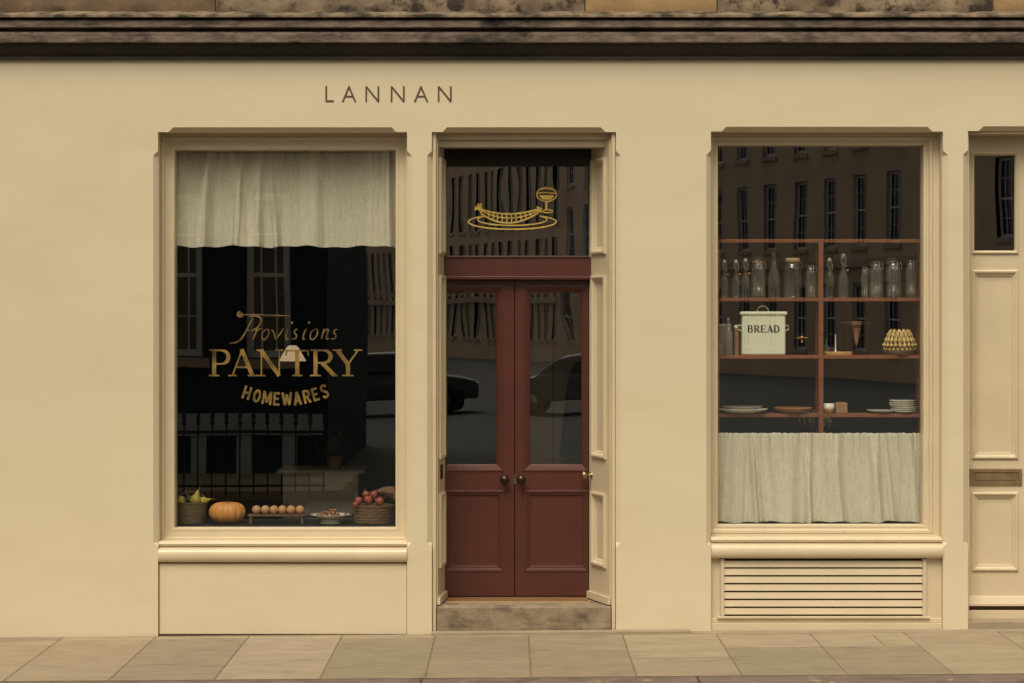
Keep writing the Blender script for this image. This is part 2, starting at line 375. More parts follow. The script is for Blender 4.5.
for (x0, x1, zt) in OPS:
    c, s, h = CH, SV, SH_
    for (xa, sg) in ((x0,-1),(x1,1)):
        wl.add([(xa,0,zt),(xa,0,zt-s),(xa,c,zt-s-c),(xa,c,ZCH+c),(xa,0,ZCH),(xa,0,ZB),(xa,WT,ZB),(xa,WT,zt)], [tuple(range(8))])
        wl.add([(xa+sg*c,0,zt-s-c),(xa,c,zt-s-c),(xa,c,ZCH+c),(xa+sg*c,0,ZCH+c)], [(0,1,2,3)])
        wl.add([(xa,0,zt-s),(xa+sg*c,0,zt-s-c),(xa,c,zt-s-c)], [(0,1,2)])
        wl.add([(xa,0,ZCH),(xa+sg*c,0,ZCH+c),(xa,c,ZCH+c)], [(0,1,2)])
    wl.add([(x0,0,zt),(x0+h,0,zt),(x0+h+c,c,zt),(x1-h-c,c,zt),(x1-h,0,zt),(x1,0,zt),(x1,WT,zt),(x0,WT,zt)], [tuple(range(8))])
    wl.add([(x0+h+c,0,zt+c),(x0+h+c,c,zt),(x1-h-c,c,zt),(x1-h-c,0,zt+c)], [(0,1,2,3)])
    wl.add([(x0+h,0,zt),(x0+h+c,0,zt+c),(x0+h+c,c,zt)], [(0,1,2)])
    wl.add([(x1-h,0,zt),(x1-h-c,0,zt+c),(x1-h-c,c,zt)], [(0,1,2)])
wl.build('facade_wall', M_wall, SH, fixn=False)
# cornice : soot black moulding, two stone fascias, lichened top edge
c1 = MB()
c1.prof_x([(0.3,Z(60)),(-0.012,Z(60)+0.004),(-0.028,Z(59,-.03)),(-0.028,Z(57,-.03)),(-0.020,Z(56,-.02)),(-0.034,Z(53,-.03)),(-0.058,Z(49,-.05)),(-0.075,Z(45,-.07)),(-0.078,Z(43,-.07)),(0.3,Z(43,-.07))], -9, 9)
c1.build('cornice_moulding', M_cblack, SH)
c2 = MB()
c2.prof_x([(0.3,Z(43,-.07)+0.001),(-0.100,Z(43,-.10)),(-0.112,Z(42,-.11)),(-0.112,Z(34,-.11)),(-0.105,Z(32,-.1)),(-0.05,Z(31.7,-.12)),(-0.05,Z(28.4,-.11)),(-0.118,Z(28,-.12)),(-0.128,Z(27,-.13)),(-0.128,Z(20.5,-.13)),
           (-0.08,Z(20.2,-.15)),(-0.08,Z(17.2,-.15)),(0.3,Z(17.2,-.15))], -9, 9)
c2.build('cornice_fascia', M_cornice, SH)
c3 = MB()
random.seed(5)
n = 220; top = []; bot = []
for i in range(n+1):
    x = -9+18*i/n; k = random.uniform(-0.005,0.005)
    top.append((x,-0.10,Z(11.5,-.1)+k)); bot.append(x)
v = []
for i, (x,_,zt) in enumerate(top):
    k = random.uniform(-0.004,0.004)
    v += [(x,0.3,Z(17.2,-.15)+.001),(x,-0.140,Z(17.3,-.14)),(x,-0.150+k,Z(17.0,-.15)),(x,-0.148+k,Z(15.0,-.15)+k),(x,-0.12,Z(13.6,-.12)+k),(x,0.0,zt+0.02),(x,0.3,zt+0.02)]
f = []
for i in range(n):
    for k in range(6): f.append((i*7+k,i*7+k+1,(i+1)*7+k+1,(i+1)*7+k))
c3.add(v, f)
c3.build('cornice_top_edge', M_clichen, SH)
# stone blocks above
zb0 = Z(12.5,-.05)
blocks = [(-9,-5.2,M_grey,None),(-5.2,X(216)-0.004,M_brown,None),(X(216)+0.004,X(584),M_grey,None),(X(585.5),X(716),M_ochre,'clean ochre block above the doorway side of the cornice'),(X(717.5),X(991),M_grey,None),(X(992.5),5.0,M_ochre,None),(5.01,9,M_brown,None)]
for i, (a, b, m, lb) in enumerate(blocks):
    bl = MB(); random.seed(40+i)
    nx = max(6, int((b-a)/0.07)); nz = 8; H0, H1 = zb0-0.02, zb0+0.36
    vv = []; ff = []
    for p in range(nx+1):
        for q in range(nz+1):
            e = 0.012 if (p in (0,nx) or q in (0,nz)) else random.uniform(-0.008,0.004)
            vv.append((a+(b-a)*p/nx, -0.045+e, H0+(H1-H0)*q/nz))
    for p in range(nx):
        for q in range(nz): ff.append((p*(nz+1)+q,(p+1)*(nz+1)+q,(p+1)*(nz+1)+q+1,p*(nz+1)+q+1))
    bl.add(vv, ff, True); bl.box(a+.001,b-.001,-0.02,0.3,H0+.001,H1-.001)
    o = bl.build('ashlar_block', m, SH, label=lb, fixn=False)
up = MB(); z = zb0+0.365; row = 0; random.seed(3)
while z < 11:
    x = -9-(row%2)*0.5
    while x < 9:
        w = random.uniform(0.7,1.3); x1 = min(9, x+w); k = random.uniform(.8,1.15)
        if x1 > max(x,-9)+.05: up.box(max(x,-9)+.004, x1-.004, -0.03+random.uniform(-.004,.004), 0.3, z+.004, z+0.37)
        x = x1
    z += 0.375; row += 1
up.build('upper_wall', M_terrace, SH, bevel=0.006, seg=1)
bk = MB(); bk.box(-9,9,-0.012,0.6,ZTOP+0.1,11.2); bk.box(-9,9,0.6,9,4.12,11.2); bk.box(-9,-8.6,.6,9,-.2,4.1); bk.box(8.6,9,.6,9,-.2,4.1); bk.box(-9,9,8.7,9,-.2,4.1)
bk.build('masonry_core', M_mortar, SH)
# wall lettering: six thin capitals
lt = MB(); yl = -0.004
def LP(px, py, y=0): return (X(px,y), Z(py,y))
zt_, zb_ = 86.2, 101.8; sw = 0.0118
def seg(mb, pts, w, y, th=0.0035): mb.ribbon([LP(*p) for p in pts], w, y, th)
def letter():
    global lt
    if lt.v: lt.build('wall_letter', M_letter, SH, label=None)
    lt = MB()
seg(lt, [(326.2,zt_),(326.2,zb_-.8)], sw, yl); seg(lt, [(325.4,zb_-.8),(333.8,zb_-.8)], sw, yl-.0002)
for ax in (349, 421):
    letter(); seg(lt, [(ax-6.3,zb_),(ax+.25,zt_)], sw, yl); seg(lt, [(ax-.25,zt_),(ax+6.4,zb_)], sw, yl-.0002); seg(lt, [(ax-4.2,96.4),(ax+4.2,96.4)], sw*.85, yl-.0004)
for nx in (366.2, 391.6, 438.6):
    letter(); seg(lt, [(nx,zb_),(nx,zt_)], sw, yl); seg(lt, [(nx+.2,zt_+.5),(nx+12,zb_-.5)], sw, yl-.0002); seg(lt, [(nx+12.2,zb_),(nx+12.2,zt_)], sw, yl-.0004)
letter()

# ---- window frames
def window(px0, px1, pyt, pyb, op, mat_pane, lettered=False):
    x0, x1, zt = op; yg = 0.21
    gx0, gx1, gzt, gzb = X(px0,yg), X(px1,yg), Z(pyt,yg), Z(pyb,yg)
    fr = MB()
    # stepped and moulded jambs, mitred; head fillet above
    ins = (gx0-x0)
    prof = [(0.0,0.132),(0.004,0.126),(0.022,0.126),(0.028,0.150),(ins-0.036,0.153),(ins-0.028,0.150),(ins-0.014,0.152),(ins-0.010,0.160),(ins-0.010,0.22)]
    zto = gzt+ins+0.0; zbo = gzb-ins
    fr.ring(x0+.001, gx1+ins, zbo, zto, prof)
    if gx1+ins < x1-.004: fr.box(gx1+ins, x1-.001, 0.136, 0.2, zbo, zto)
    # head board up to the lintel
    if zto < zt-.002: fr.box(x0+.001, x1-.001, 0.121, 0.20, zto+.0005, zt-.001)
    fr.box(x0+.001, gx0-.008, 0.222, 0.28, zbo, zto); fr.box(gx1+.008, x1-.001, 0.222, 0.28, zbo, zto)
    fr.box(x0+.001, x1-.001, 0.222, 0.28, gzt+.008, zt-.002)
    w = fr.build('display_window', M_trim, SH, fixn=False)
    p = MB(); p.add([(gx0-.009,yg,gzb-.009),(gx1+.009,yg,gzb-.009),(gx1+.009,yg,gzt+.009),(gx0-.009,yg,gzt+.009)], [(0,1,2,3)])
    p.build('glass_pane', mat_pane, w, fixn=False)
    return w, (gx0, gx1, gzb, gzt)
W1, G1 = window(177, 394.5, 152, 525.5, OPS[0], M_pane)
W2, G2 = window(718.5, 920.5, 147.5, 522.5, OPS[2], M_pane)
# sills : flat apron, small ridge, groove, big roll
def sill(win, x0, x1, dy, Gz):
    s = MB()
    pts = [(0.30,Z(541-dy,.07)),(0.045,Z(540.8-dy,.05)),(0.030,Z(542-dy,.03)),(0.024,Z(544-dy,.02)),(0.030,Z(546-dy,.03)),(0.046,Z(547-dy,.03)),(0.030,Z(548-dy,.02))]
    zc = (Z(549-dy,0)+Z(562.5-dy,0))/2; r = (Z(549-dy,0)-Z(562.5-dy,0))/2
    for k in range(11):
        a = PI/2-PI*k/10; pts.append((0.012-r*0.62*math.cos(a), zc+r*math.sin(a)))
    pts += [(0.03,zc-r),(0.30,zc-r)]
    s.prof_x(pts, x0, x1, smooth=False)
    s.build('sill', M_trim, win)
s0 = MB(); s0.box(OPS[0][0]+.001, OPS[0][1]-.001, .126, .3, Z(541,.07)+.0005, G1[2]-(G1[0]-OPS[0][0])+.002)
# apron between frame and sill (left window) is the frame's own bottom rail; keep a backing
s0.build('window_apron', M_trim, W1)
s0 = MB(); s0.box(OPS[2][0]+.001, OPS[2][1]-.001, .126, .3, Z(538,.07)-.02, G2[2]-(G2[0]-OPS[2][0])-.0005); s0.build('window_apron', M_trim, W2)
sill(W1, OPS[0][0]+.002, OPS[0][1]-.002, 0, G1)
sill(W2, OPS[2][0]+.002, OPS[2][1]-.002, 4, G2)
# stall board under left window
sb = MB(); zt0 = Z(563.4,.02)
sb.box(OPS[0][0]+.006, OPS[0][1]-.003, 0.020, 0.0295, gz(-1.7)+.002, zt0-.001)
sb.build('stall_board', M_wall, SH, bevel=0.004)
sb = MB(); sb.box(OPS[0][0]+.001, OPS[0][1]-.001, 0.030, 0.30, -0.2, zt0+0.004); sb.build('stall_board_backing', M_gap, SH)
# vent grille under right window
vx0, vx1 = OPS[2][0], OPS[2][1]
vg = MB(); yv = 0.05
gx0, gx1 = X(724,yv), X(922,yv); gt, gb = Z(560.5,yv), Z(615.5,yv)
vg.box(vx0+.001, gx0-.028, 0.040, 0.3, -.02, gt+.02); vg.box(gx1+.028, vx1-.001, 0.040, 0.3, -.02, gt+.02)      # side boards
vg.box(gx0-.0275, gx0, 0.022, 0.2, gb-.001, gt+.012); vg.box(gx1, gx1+.0275, 0.022, 0.2, gb-.001, gt+.012)
vg.box(gx0-.05, gx1+.05, 0.012, 0.2, gb-.018, gb-.002)
vg.box(vx0+.001, vx1-.001, 0.03, 0.3, gb-.050, gb-.0185)
vg.box(vx0+.001, vx1-.001, 0.016, 0.3, -.1, gb-.0505)
vr = vg.build('vent_frame', M_trim, SH, bevel=0.003)
vs = MB(); n = 7; pt = (gt-gb)/n
for k in range(n):
    zc = gt-pt*(k+1)
    vs.prof_x([(0.030,zc+.010),(0.028,zc+.012),(0.036,zc+pt-.001),(0.048,zc+pt-.002),(0.040,zc+.009)], gx0+.001, gx1-.001)
vs.build('vent_louvres', M_trim, vr)
vs = MB(); vs.box(gx0-.02, gx1+.02, 0.13, 0.16, gb, gt+.01); vs.build('vent_backing', M_gap, vr)

# ---- doorway
def P3(px, py, y): return (X(px,y), y, Z(py,y))
dx0, dx1, dzt = OPS[1]; YD = 0.45; zs = 0.222
st = MB(); random.seed(9)
st.box(dx0+.0345, dx1-.0345, 0.012, 0.70, -0.1, zs-.006)
so = st.build('doorstep', M_step, SH, bevel=0.012, seg=3)
st = MB(); st.box(X(447,.3), X(588,.3), 0.23, 0.52, zs-.0055, zs+.006); so = st.build('threshold', M_thr, SH, bevel=0.003)
st = MB(); st.box(X(446,.22), X(589,.22), 0.218, 0.2295, zs-.0055, zs+.003); st.build('threshold_nosing', mat('pale_brass_strip',(0.62,0.48,0.24),.35,metal=.5), so)
# lining: jamb stops & head
dl = MB()
for sg, xa in ((1,dx0+.001),(-1,dx1-.001)):
    pr = [(0,0.30),(0,0.036),(0.005,0.024),(0.026,0.024),(0.030,0.034),(0.0335,0.048),(0.0335,0.30)]
    v_ = [(xa+sg*a, b_, -.05) for a, b_ in pr]+[(xa+sg*a, b_, dzt-.001) for a, b_ in pr]
    dl.add(v_, [(k,(k+1)%7,7+(k+1)%7,7+k) for k in range(7)]+[tuple(range(7,14))])
dl.box(dx0+.035, dx1-.035, 0.10, 0.30, Z(139.5,.1), dzt-.001)
dl.box(dx0+.035, dx1-.035, 0.13, 0.30, Z(147,.13), Z(139.5,.1)-.0005)
dl.build('door_lining', M_trim, SH)
fl = MB()   # dark painted boxing above the fanlight, soffit shade put into its black, + inner frame round the leaves
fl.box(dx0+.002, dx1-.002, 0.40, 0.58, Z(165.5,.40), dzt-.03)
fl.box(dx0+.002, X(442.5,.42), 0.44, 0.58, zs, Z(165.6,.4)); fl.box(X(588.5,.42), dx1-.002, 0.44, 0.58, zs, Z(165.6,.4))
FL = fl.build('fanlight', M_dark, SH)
p = MB(); ax0, ax1 = X(441,.47), X(590,.47)
p.add([(ax0,.47,Z(258,.47)),(ax1,.47,Z(258,.47)),(ax1,.47,Z(164,.47)),(ax0,.47,Z(164,.47))], [(0,1,2,3)])
p.build('glass_pane', M_pane_top, FL, fixn=False)
tr = MB(); tr.box(ax0, ax1, 0.395, 0.56, Z(277.5,.43), Z(256.5,.43)); tr.box(ax0,ax1,0.387,0.395,Z(257.8,.42),Z(256,.42)); tr.box(ax0,ax1,0.388,0.395,Z(279.5,.42),Z(276.3,.42))
tr.build('transom_rail', M_red, SH, bevel=0.003)
# gold drawing on the fanlight
gd = MB(); yy = [0.4685]
def gs(pts, w=0.0105):
    yy[0] -= 0.00006; gd.ribbon([(X(455+a/8.9,.47), Z(180+b/8.9,.47)) for a, b in pts], w, yy[0], 0.0003)
def arc(cx, cy, a, b, t0, t1, n=36): return [(cx+a*math.cos(R(t0+(t1-t0)*i/n)), cy+b*math.sin(R(t0+(t1-t0)*i/n))) for i in range(n+1)]
gs(arc(510,372,390,66,-48,228,60)); gs(arc(510,352,308,52,-38,218,60), .0095)
def qb(p0, p1, p2, n=24): return [((1-t)**2*p0[0]+2*t*(1-t)*p1[0]+t*t*p2[0], (1-t)**2*p0[1]+2*t*(1-t)*p1[1]+t*t*p2[1]) for t in [i/n for i in range(n+1)]]
topc = qb((236,262),(470,340),(722,264)); botc = qb((236,300),(470,470),(742,290)); midc = qb((240,276),(475,400),(735,276))
gs(topc, .012); gs(botc, .012); gs(midc, .008)
gs([(236,262),(228,280),(236,300)], .012); gs([(722,264),(745,274),(742,290)], .012)
for k in range(3, 22, 2):
    gs([topc[k], ((topc[k][0]+botc[k][0])/2+8,(topc[k][1]+botc[k][1])/2), botc[k]], .0085)
gs([(236,270),(205,235),(185,260),(175,262)], .016); gs([(236,275),(228,240),(232,205)], .013); gs([(232,262),(208,225),(205,210)], .015); gs([(230,272),(195,250),(178,240)], .015)
gs([(735,278),(742,252),(728,236)], .014); gs([(736,280),(765,262),(766,246)], .014); gs([(738,282),(752,272),(770,284)], .014); gs([(736,270),(748,250),(750,240)], .012)
gs(arc(815,128,88,62,0,360,40), .0095); gs([(745,86),(790,80),(850,80),(888,88)], .007)
gs([(735,118),(790,112),(860,116),(895,118)], .008)
for k in range(4): gs([(752+8*k,142+9*k),(880-8*k,142+9*k)], .011)
gs([(808,190),(808,262)], .010); gs([(820,190),(820,262)], .006); gs(arc(824,278,44,13,0,360,24), .008)
gd.build('gold_sausage_drawing', M_gold, FL)
# door leaves
def leaf(px0, px1, gpx0, gpx1, ppx0, ppx1):
    lf = MB(); y = YD
    x0, x1 = X(px0,y), X(px1,y); zb, ztp = Z(595.8,y), Z(280,y)
    a0, a1 = X(gpx0,y), X(gpx1,y); b0, b1 = X(ppx0,y), X(ppx1,y)
    gt_, gb_ = Z(292.5,y), Z(464.5,y); pt_, pb_ = Z(490,y), Z(572,y)
    m = 0.052     # moulding width round the glass
    q = 0.045
    # stiles and rails
    lf.box(x0, a0-m, y, y+.05, zb, ztp); lf.box(a1+m, x1, y, y+.05, zb, ztp)
    lf.box(a0-m, a1+m, y, y+.05, gt_+q, ztp); lf.box(a0-m, a1+m, y, y+.05, pt_, gb_-q)
    lf.box(a0-m, a1+m, y, y+.05, zb, pb_)
    if b0 > a0-m+.001: lf.box(a0-m, b0, y, y+.05, pb_, pt_)
    if b1 < a1+m-.001: lf.box(b1, a1+m, y, y+.05, pb_, pt_)
    # glass moulding
    lf.ring(a0-m, a1+m, gb_-m, gt_+m, [(0,y),(0.0,y-.004),(0.006,y-.006),(0.016,y-.005),(0.022,y+.001),(0.030,y+.002),(0.036,y+.008),(m-.008,y+.010),(m,y+.022),(m,y+.045)])
    lf.ring(b0, b1, pb_, pt_, [(0,y),(0.0,y-.003),(0.008,y-.005),(0.020,y-.003),(0.026,y+.003),(0.036,y+.004),(0.042,y+.012),(0.056,y+.014)], fill=True)
    o = lf.build('door_leaf', M_red, SH, fixn=False)
    p = MB(); p.add([(a0-.002,y+.035,gb_-.002),(a1+.002,y+.035,gb_-.002),(a1+.002,y+.035,gt_+.002),(a0-.002,y+.035,gt_+.002)], [(0,1,2,3)])
    p.build('glass_pane', M_pane_old, o, fixn=False)
    return o
L1 = leaf(436, 514.2, 446.5, 496.5, 443.5, 504)
L2 = leaf(515.1, 592, 530, 581.5, 524, 588.5)
def knob(px, py, y, leafo, m, r=0.034):
    k = MB(); cx, cz = X(px,y), Z(py,y)
    k.xf = Matrix.Translation((cx,y,cz)) @ Matrix.Rotation(PI/2, 4, 'X')
    k.lathe([(0.020,0.0),(0.020,0.006),(0.009,0.010),(0.009,0.028),(r*.6,0.034),(r,0.050),(r*.98,0.062),(r*.7,0.073),(0.001,0.077)], 0, 0, 0, n=20)
    k.build('door_knob', m, leafo)
knob(504.6, 479.3, YD, L1, M_bronze); knob(521.3, 479.3, YD, L2, M_bronze)
b = MB(); b.box(X(513.2,YD), X(516.4,YD), YD-.006, YD-.0005, Z(483.5,YD), Z(475,YD)); b.build('latch_plate', M_brass, L2)
b = MB(); b.box(X(513,YD), X(516.5,YD), YD+.052, YD+.06, Z(595,YD), Z(281,YD)); b.build('gap_backing', M_dark, L1)  # near-black strip added behind the leaf gap, its shade put in as colour
# storm doors folded back in the reveals
def storm(pxn, pxf, yn, yf, side, ztop_py):
    a = Vector((X(pxn,yn), yn, 0)); bq = Vector((X(pxf,yf), yf, 0)); d = (bq-a); Lh = d.length; d.normalize()
    nrm = Vector((d.y,-d.x,0)) if side < 0 else Vector((-d.y,d.x,0))     # faces the passage
    mtx = Matrix(((d.x, -nrm.x, 0, a.x),(d.y, -nrm.y, 0, a.y),(0,0,1,0),(0,0,0,1)))
    s = MB(); s.xf = mtx                                     # local: x along the leaf, -y out of its face, z up
    zt_s = Z(ztop_py, .2); zb_s = zs+.004
    pans = [(Z(254,.25), Z(158,.2)), (Z(458,.25), Z(275.5,.25)), (Z(566,.25), Z(492.5,.25))]
    m = 0.07
    s.box(0, m, 0, .04, zb_s, zt_s); s.box(Lh-m, Lh, 0, .04, zb_s, zt_s)
    zz = zb_s
    for (p0, p1) in sorted(pans): s.box(m, Lh-m, 0, .04, zz, p0); zz = p1
    s.box(m, Lh-m, 0, .04, zz, zt_s)
    for (p0, p1) in pans:
        s.ring(m, Lh-m, p0, p1, [(0,0),(0,-.016),(0.014,-.020),(0.026,-.014),(0.032,0.0),(0.044,0.004),(0.050,0.014)], fill=True)
    s.box(-.012, Lh, -.020, -.0005, zb_s, zb_s+.050)       # weatherboard
    o = s.build('storm_door', M_trim, SH, fixn=False)
    return o, mtx, Lh
S2, mt, Lh = storm(609.6, 589.0, 0.05, 0.445, 1, 141)
S1, mt1, Lh1 = storm(437.6, 445.0, 0.05, 0.445, -1, 141)
k = MB(); k.xf = mt @ Matrix.Translation((Lh-0.055,0,Z(475,.4))) @ Matrix.Rotation(PI/2, 4, 'X')
k.lathe([(0.022,0),(0.022,.006),(0.010,.012),(0.010,.035),(.020,.042),(.029,.056),(.028,.068),(.018,.078),(.001,.081)], 0,0,0, n=20)
k.build('door_knob', M_brass, S2)
k = MB(); k.xf = mt1; k.box(Lh1*.35, Lh1*.62, -.006, -.0005, Z(478,.3), Z(464,.3)); k.build('lock_keep', M_bronze, S1)
bb = MB(); bb.box(dx0+.002, X(438,.2)-.0, .31, .44, zs-.01, dzt-.04) ; bb.box(X(611,.3)+.03, dx1-.002, .31, .44, zs-.01, dzt-.04)
bb.build('reveal_lining', M_trim, SH)

# ---- side door at the right edge
sx0, sx1, szt = OPS[3]; ys = 0.20
sd = MB()
sd.ring(sx0+.001, sx1-.001, -.05, szt-.001, [(0,.05),(0.004,.046),(0.014,.046),(0.018,.06),(0.018,.24)])
zgb, zgt = Z(253.5,ys), Z(152.5,ys)
cols = [(X(971.7,ys), X(1018,ys)), (X(1046,ys), X(1092,ys))]
zb_d = Z(596,ys)
rows = [(Z(571,ys),Z(492,ys)), (Z(459,ys),Z(270,ys)), (zgb,zgt)]
xs = [sx0+.02]+[c for cc in cols for c in cc]+[sx1-.02]
sd.box(xs[0], xs[1], ys, ys+.045, zb_d, szt-.02); sd.box(xs[2], xs[3], ys, ys+.045, zb_d, szt-.02); sd.box(xs[4], xs[5], ys, ys+.045, zb_d, szt-.02)
for (a, b_) in cols:
    zz = zb_d
    for (p0, p1) in rows: sd.box(a, b_, ys, ys+.045, zz, p0); zz = p1
    sd.box(a, b_, ys, ys+.045, zz, szt-.02)
    for (p0, p1) in rows[:2]:
        sd.ring(a, b_, p0, p1, [(0,ys),(0,ys-.010),(0.010,ys-.016),(0.020,ys-.013),(0.026,ys-.002),(0.034,ys+.004),(0.040,ys+.002),(0.046,ys+.012),(0.058,ys+.013)], fill=True)
    sd.ring(a, b_, rows[2][0], rows[2][1], [(0,ys),(0,ys-.012),(0.007,ys-.015),(0.014,ys-.006),(0.020,ys+.004),(0.022,ys+.03)])
sd.prof_x([(ys,Z(596,ys)+.002),(ys-.012,Z(596.5,ys)),(ys-.032,Z(604,ys-.03)),(ys-.032,Z(606,ys-.03)),(ys,Z(606,ys))], sx0+.02, sx1-.02)
SD = sd.build('side_door', M_trim, SH, fixn=False)
for (a, b_) in cols:
    p = MB(); p.add([(a+.018,ys+.025,zgb+.018),(b_-.018,ys+.025,zgb+.018),(b_-.018,ys+.025,zgt-.018),(a+.018,ys+.025,zgt-.018)], [(0,1,2,3)]); p.build('glass_pane', M_pane, SD, fixn=False)
lpx = MB(); l0, l1, m0, m1 = X(969.6,ys), X(1022,ys), Z(485.3,ys), Z(468.5,ys)
lpx.ring(l0, l1, m0, m1, [(0,ys-.001),(0,ys-.008),(0.004,ys-.012),(0.026,ys-.012),(0.030,ys-.006),(0.032,ys-.004)], fill=True)
lpx.box(l0+.040, l1-.040, ys-.010, ys-.0045, m0+.036, m1-.036)
lpx.build('letter_plate', M_plate, SD, fixn=False)
st = MB(); st.box(sx0+.001, sx1-.001, ys-.03, .5, gz(3.4)-.02, Z(610.5,ys-.03)); st.build('side_threshold', M_trim, SH, bevel=.004)
st = MB(); st.box(sx0+.001, sx1-.001, .215, .5, Z(610,ys), Z(600,ys)); st.build('draught_gap', M_gap, SH)
st = MB(); st.box(sx0+.001, sx1-.001, 0.006, ys-.031, -.05, Z(621,.05)); st.build('side_step', M_strip, SH, bevel=.004)

# ---- interior shell
ins = MB(); ins.box(-8.5, 8.5, .61, 8.6, -0.02, 0.20); ins.build('shop_floor', M_intfloor, SH)
ins = MB(); ins.box(-8.5, 8.5, .61, 8.6, 3.95, 4.1); ins.build('shop_ceiling', M_intceil, SH)
ins = MB(); ins.box(-4.0, 3.15, 6.0, 6.2, .2, 3.95); ins.box(-4.2,-4.0,.61,6.2,.2,3.95); ins.box(3.15,3.3,.61,6.2,.2,3.95); ins.box(3.3,8.5,2.0,2.1,.2,3.95)
ins.box(0.72, 0.80, .61, 6.0, .2, 3.95); ins.box(-0.62,-0.56,.61,1.7,.2,3.95)
ins.build('shop_inner_wall', M_intwall, SH)
ins = MB(); ys_ = 1.9
ins.box(X(519,ys_), X(553,ys_), ys_, ys_+.06, .2, 3.0); ins.box(X(553.8,ys_), 0.71, ys_+.03, ys_+.09, .2, 3.0); 
ins.build('lobby_panelling', M_taupe, SH)
# display deck inside the left window
zd = Z(525.7,.22)
dk = MB(); dk.box(OPS[0][0]+.002, OPS[0][1]-.002, .285, .75, zd-.04, zd); dk.box(OPS[0][0]+.002, OPS[0][1]-.002, .72, .745, .2, zd-.041)
dk.build('display_deck', mat('dark_deck', (0.014,0.014,0.013), 0.6), SH)

# ---- gold lettering on the left pane
YL = 0.2075
gl = MB(); yq = [YL]
def st_(pts, w):      # points in picture pixels
    yq[0] -= 0.00004
    gl.ribbon([(X(a,.21), Z(b,.21)) for a, b in pts], w, yq[0], 0.0003)
pw = 16.21/F    # metres per pixel on the pane
def glyphs(ch):       # unit box strokes: list of (points, weight) ; x right, y up, 'T' thick 't' thin
    C = lambda cx,cy,a,b,t0,t1,n=16: [(cx+a*math.cos(R(t0+(t1-t0)*i/n)), cy+b*math.sin(R(t0+(t1-t0)*i/n))) for i in range(n+1)]
    S = lambda x,y,w=.17: ([(x-w,y),(x+w,y)], 's')
    return {
     'P': [([(.24,.02),(.24,.98)],'T'), S(.24,.03,.22), S(.2,.97,.16), ([(.2,.96),(.55,.96)],'t'), (C(.55,.71,.30,.25,90,-90),'c'), ([(.55,.46),(.24,.46)],'t')],
     'A': [([(.14,.02),(.50,1.0)],'t'), ([(.47,1.0),(.86,.02)],'T'), ([(.27,.34),(.72,.34)],'t'), S(.14,.03,.15), S(.86,.03,.17)],
     'N': [([(.17,.02),(.17,.97)],'t'), ([(.14,.98),(.84,.02)],'T'), ([(.84,.02),(.84,.97)],'t'), S(.17,.03,.15), S(.12,.97,.13), S(.84,.97,.15)],
     'T': [([(.5,.02),(.5,.97)],'T'), ([(.06,.95),(.94,.95)],'t'), ([(.08,.97),(.06,.76)],'t'), ([(.92,.97),(.94,.76)],'t'), S(.5,.03,.2)],
     'R': [([(.22,.02),(.22,.98)],'T'), S(.22,.03,.2), S(.18,.97,.15), ([(.2,.96),(.50,.96)],'t'), (C(.50,.73,.27,.23,90,-90),'c'), ([(.50,.50),(.22,.50)],'t'), ([(.46,.50),(.90,.03)],'T'), S(.92,.03,.1)],
     'Y': [([(.5,.02),(.5,.48)],'T'), ([(.12,.97),(.5,.44)],'T'), ([(.86,.97),(.5,.44)],'t'), S(.5,.03,.2), S(.12,.97,.16), S(.86,.97,.15)],
     'B': [([(.22,.02),(.22,.98)],'T'), ([(.1,.97),(.5,.97)],'t'), (C(.50,.75,.25,.22,90,-90),'c'), ([(.54,.53),(.22,.53)],'t'), (C(.52,.28,.30,.25,90,-90),'c'), ([(.1,.03),(.54,.03)],'t')],
     'E': [([(.22,.02),(.22,.98)],'T'), ([(.08,.97),(.82,.97)],'t'), ([(.22,.52),(.62,.52)],'t'), ([(.08,.03),(.86,.03)],'t'), ([(.82,.99),(.82,.76)],'t'), ([(.86,.01),(.86,.26)],'t'), ([(.62,.64),(.62,.40)],'t')],
     'D': [([(.22,.02),(.22,.98)],'T'), ([(.08,.97),(.45,.97)],'t'), (C(.45,.5,.43,.47,90,-90,20),'c'), ([(.45,.03),(.08,.03)],'t')],
    }[ch]
def serif(emit, ch, x0, x1, yt, yb, thick, thin):
    for pts, k in glyphs(ch):
        P = [(x0+(x1-x0)*a, yb+(yt-yb)*b) for a, b in pts]
        if k == 'c':
            w = []
            n = len(P)
            for i in range(n): w.append(thin+(thick-thin)*math.sin(PI*i/(n-1)))
        else: w = {'T':thick,'t':thin,'s':thin*.95}[k]
        emit(P, w)
for ch, a, b_ in (('P',208.5,232),('A',228.5,256.5),('N',257,283.5),('T',284.5,310),('R',309.5,337),('Y',334,362)):
    serif(st_, ch, a, b_, 349.3, 376.3, 4.1*pw, 1.6*pw)
gl.build('gold_serif_lettering', M_golddim, W1)
gl = MB()
# script word
def zc1(pts, w, n=5):   # zoom coordinates -> pixels, Catmull smoothing
    P = [Vector((200+a/6.2, 300+b/6.2)) for a, b in pts]
    o = []
    for i in range(len(P)-1):
        p0, p1, p2, p3 = P[max(i-1,0)], P[i], P[i+1], P[min(i+2,len(P)-1)]
        for k in range(n):
            t = k/n; o.append(0.5*((2*p1)+(p2-p0)*t+(2*p0-5*p1+4*p2-p3)*t*t+(3*p1-p0-3*p2+p3)*t**3))
    o.append(P[-1]); m = len(o)
    ww = [w*.72*pw*(0.5+0.7*math.sin(PI*(i+.5)/m)) for i in range(m)]
    st_([(p.x,p.y) for p in o], ww)
zc1([(248,70),(236,84),(244,98),(262,96),(254,78)], 3.4)
zc1([(240,92),(330,90),(430,93),(560,97)], 1.3)
zc1([(330,108),(300,165),(262,232),(225,262),(182,268)], 2.2)
zc1([(300,104),(345,98),(378,118),(366,160),(325,188),(292,186)], 1.8)
def sc(x):  return x
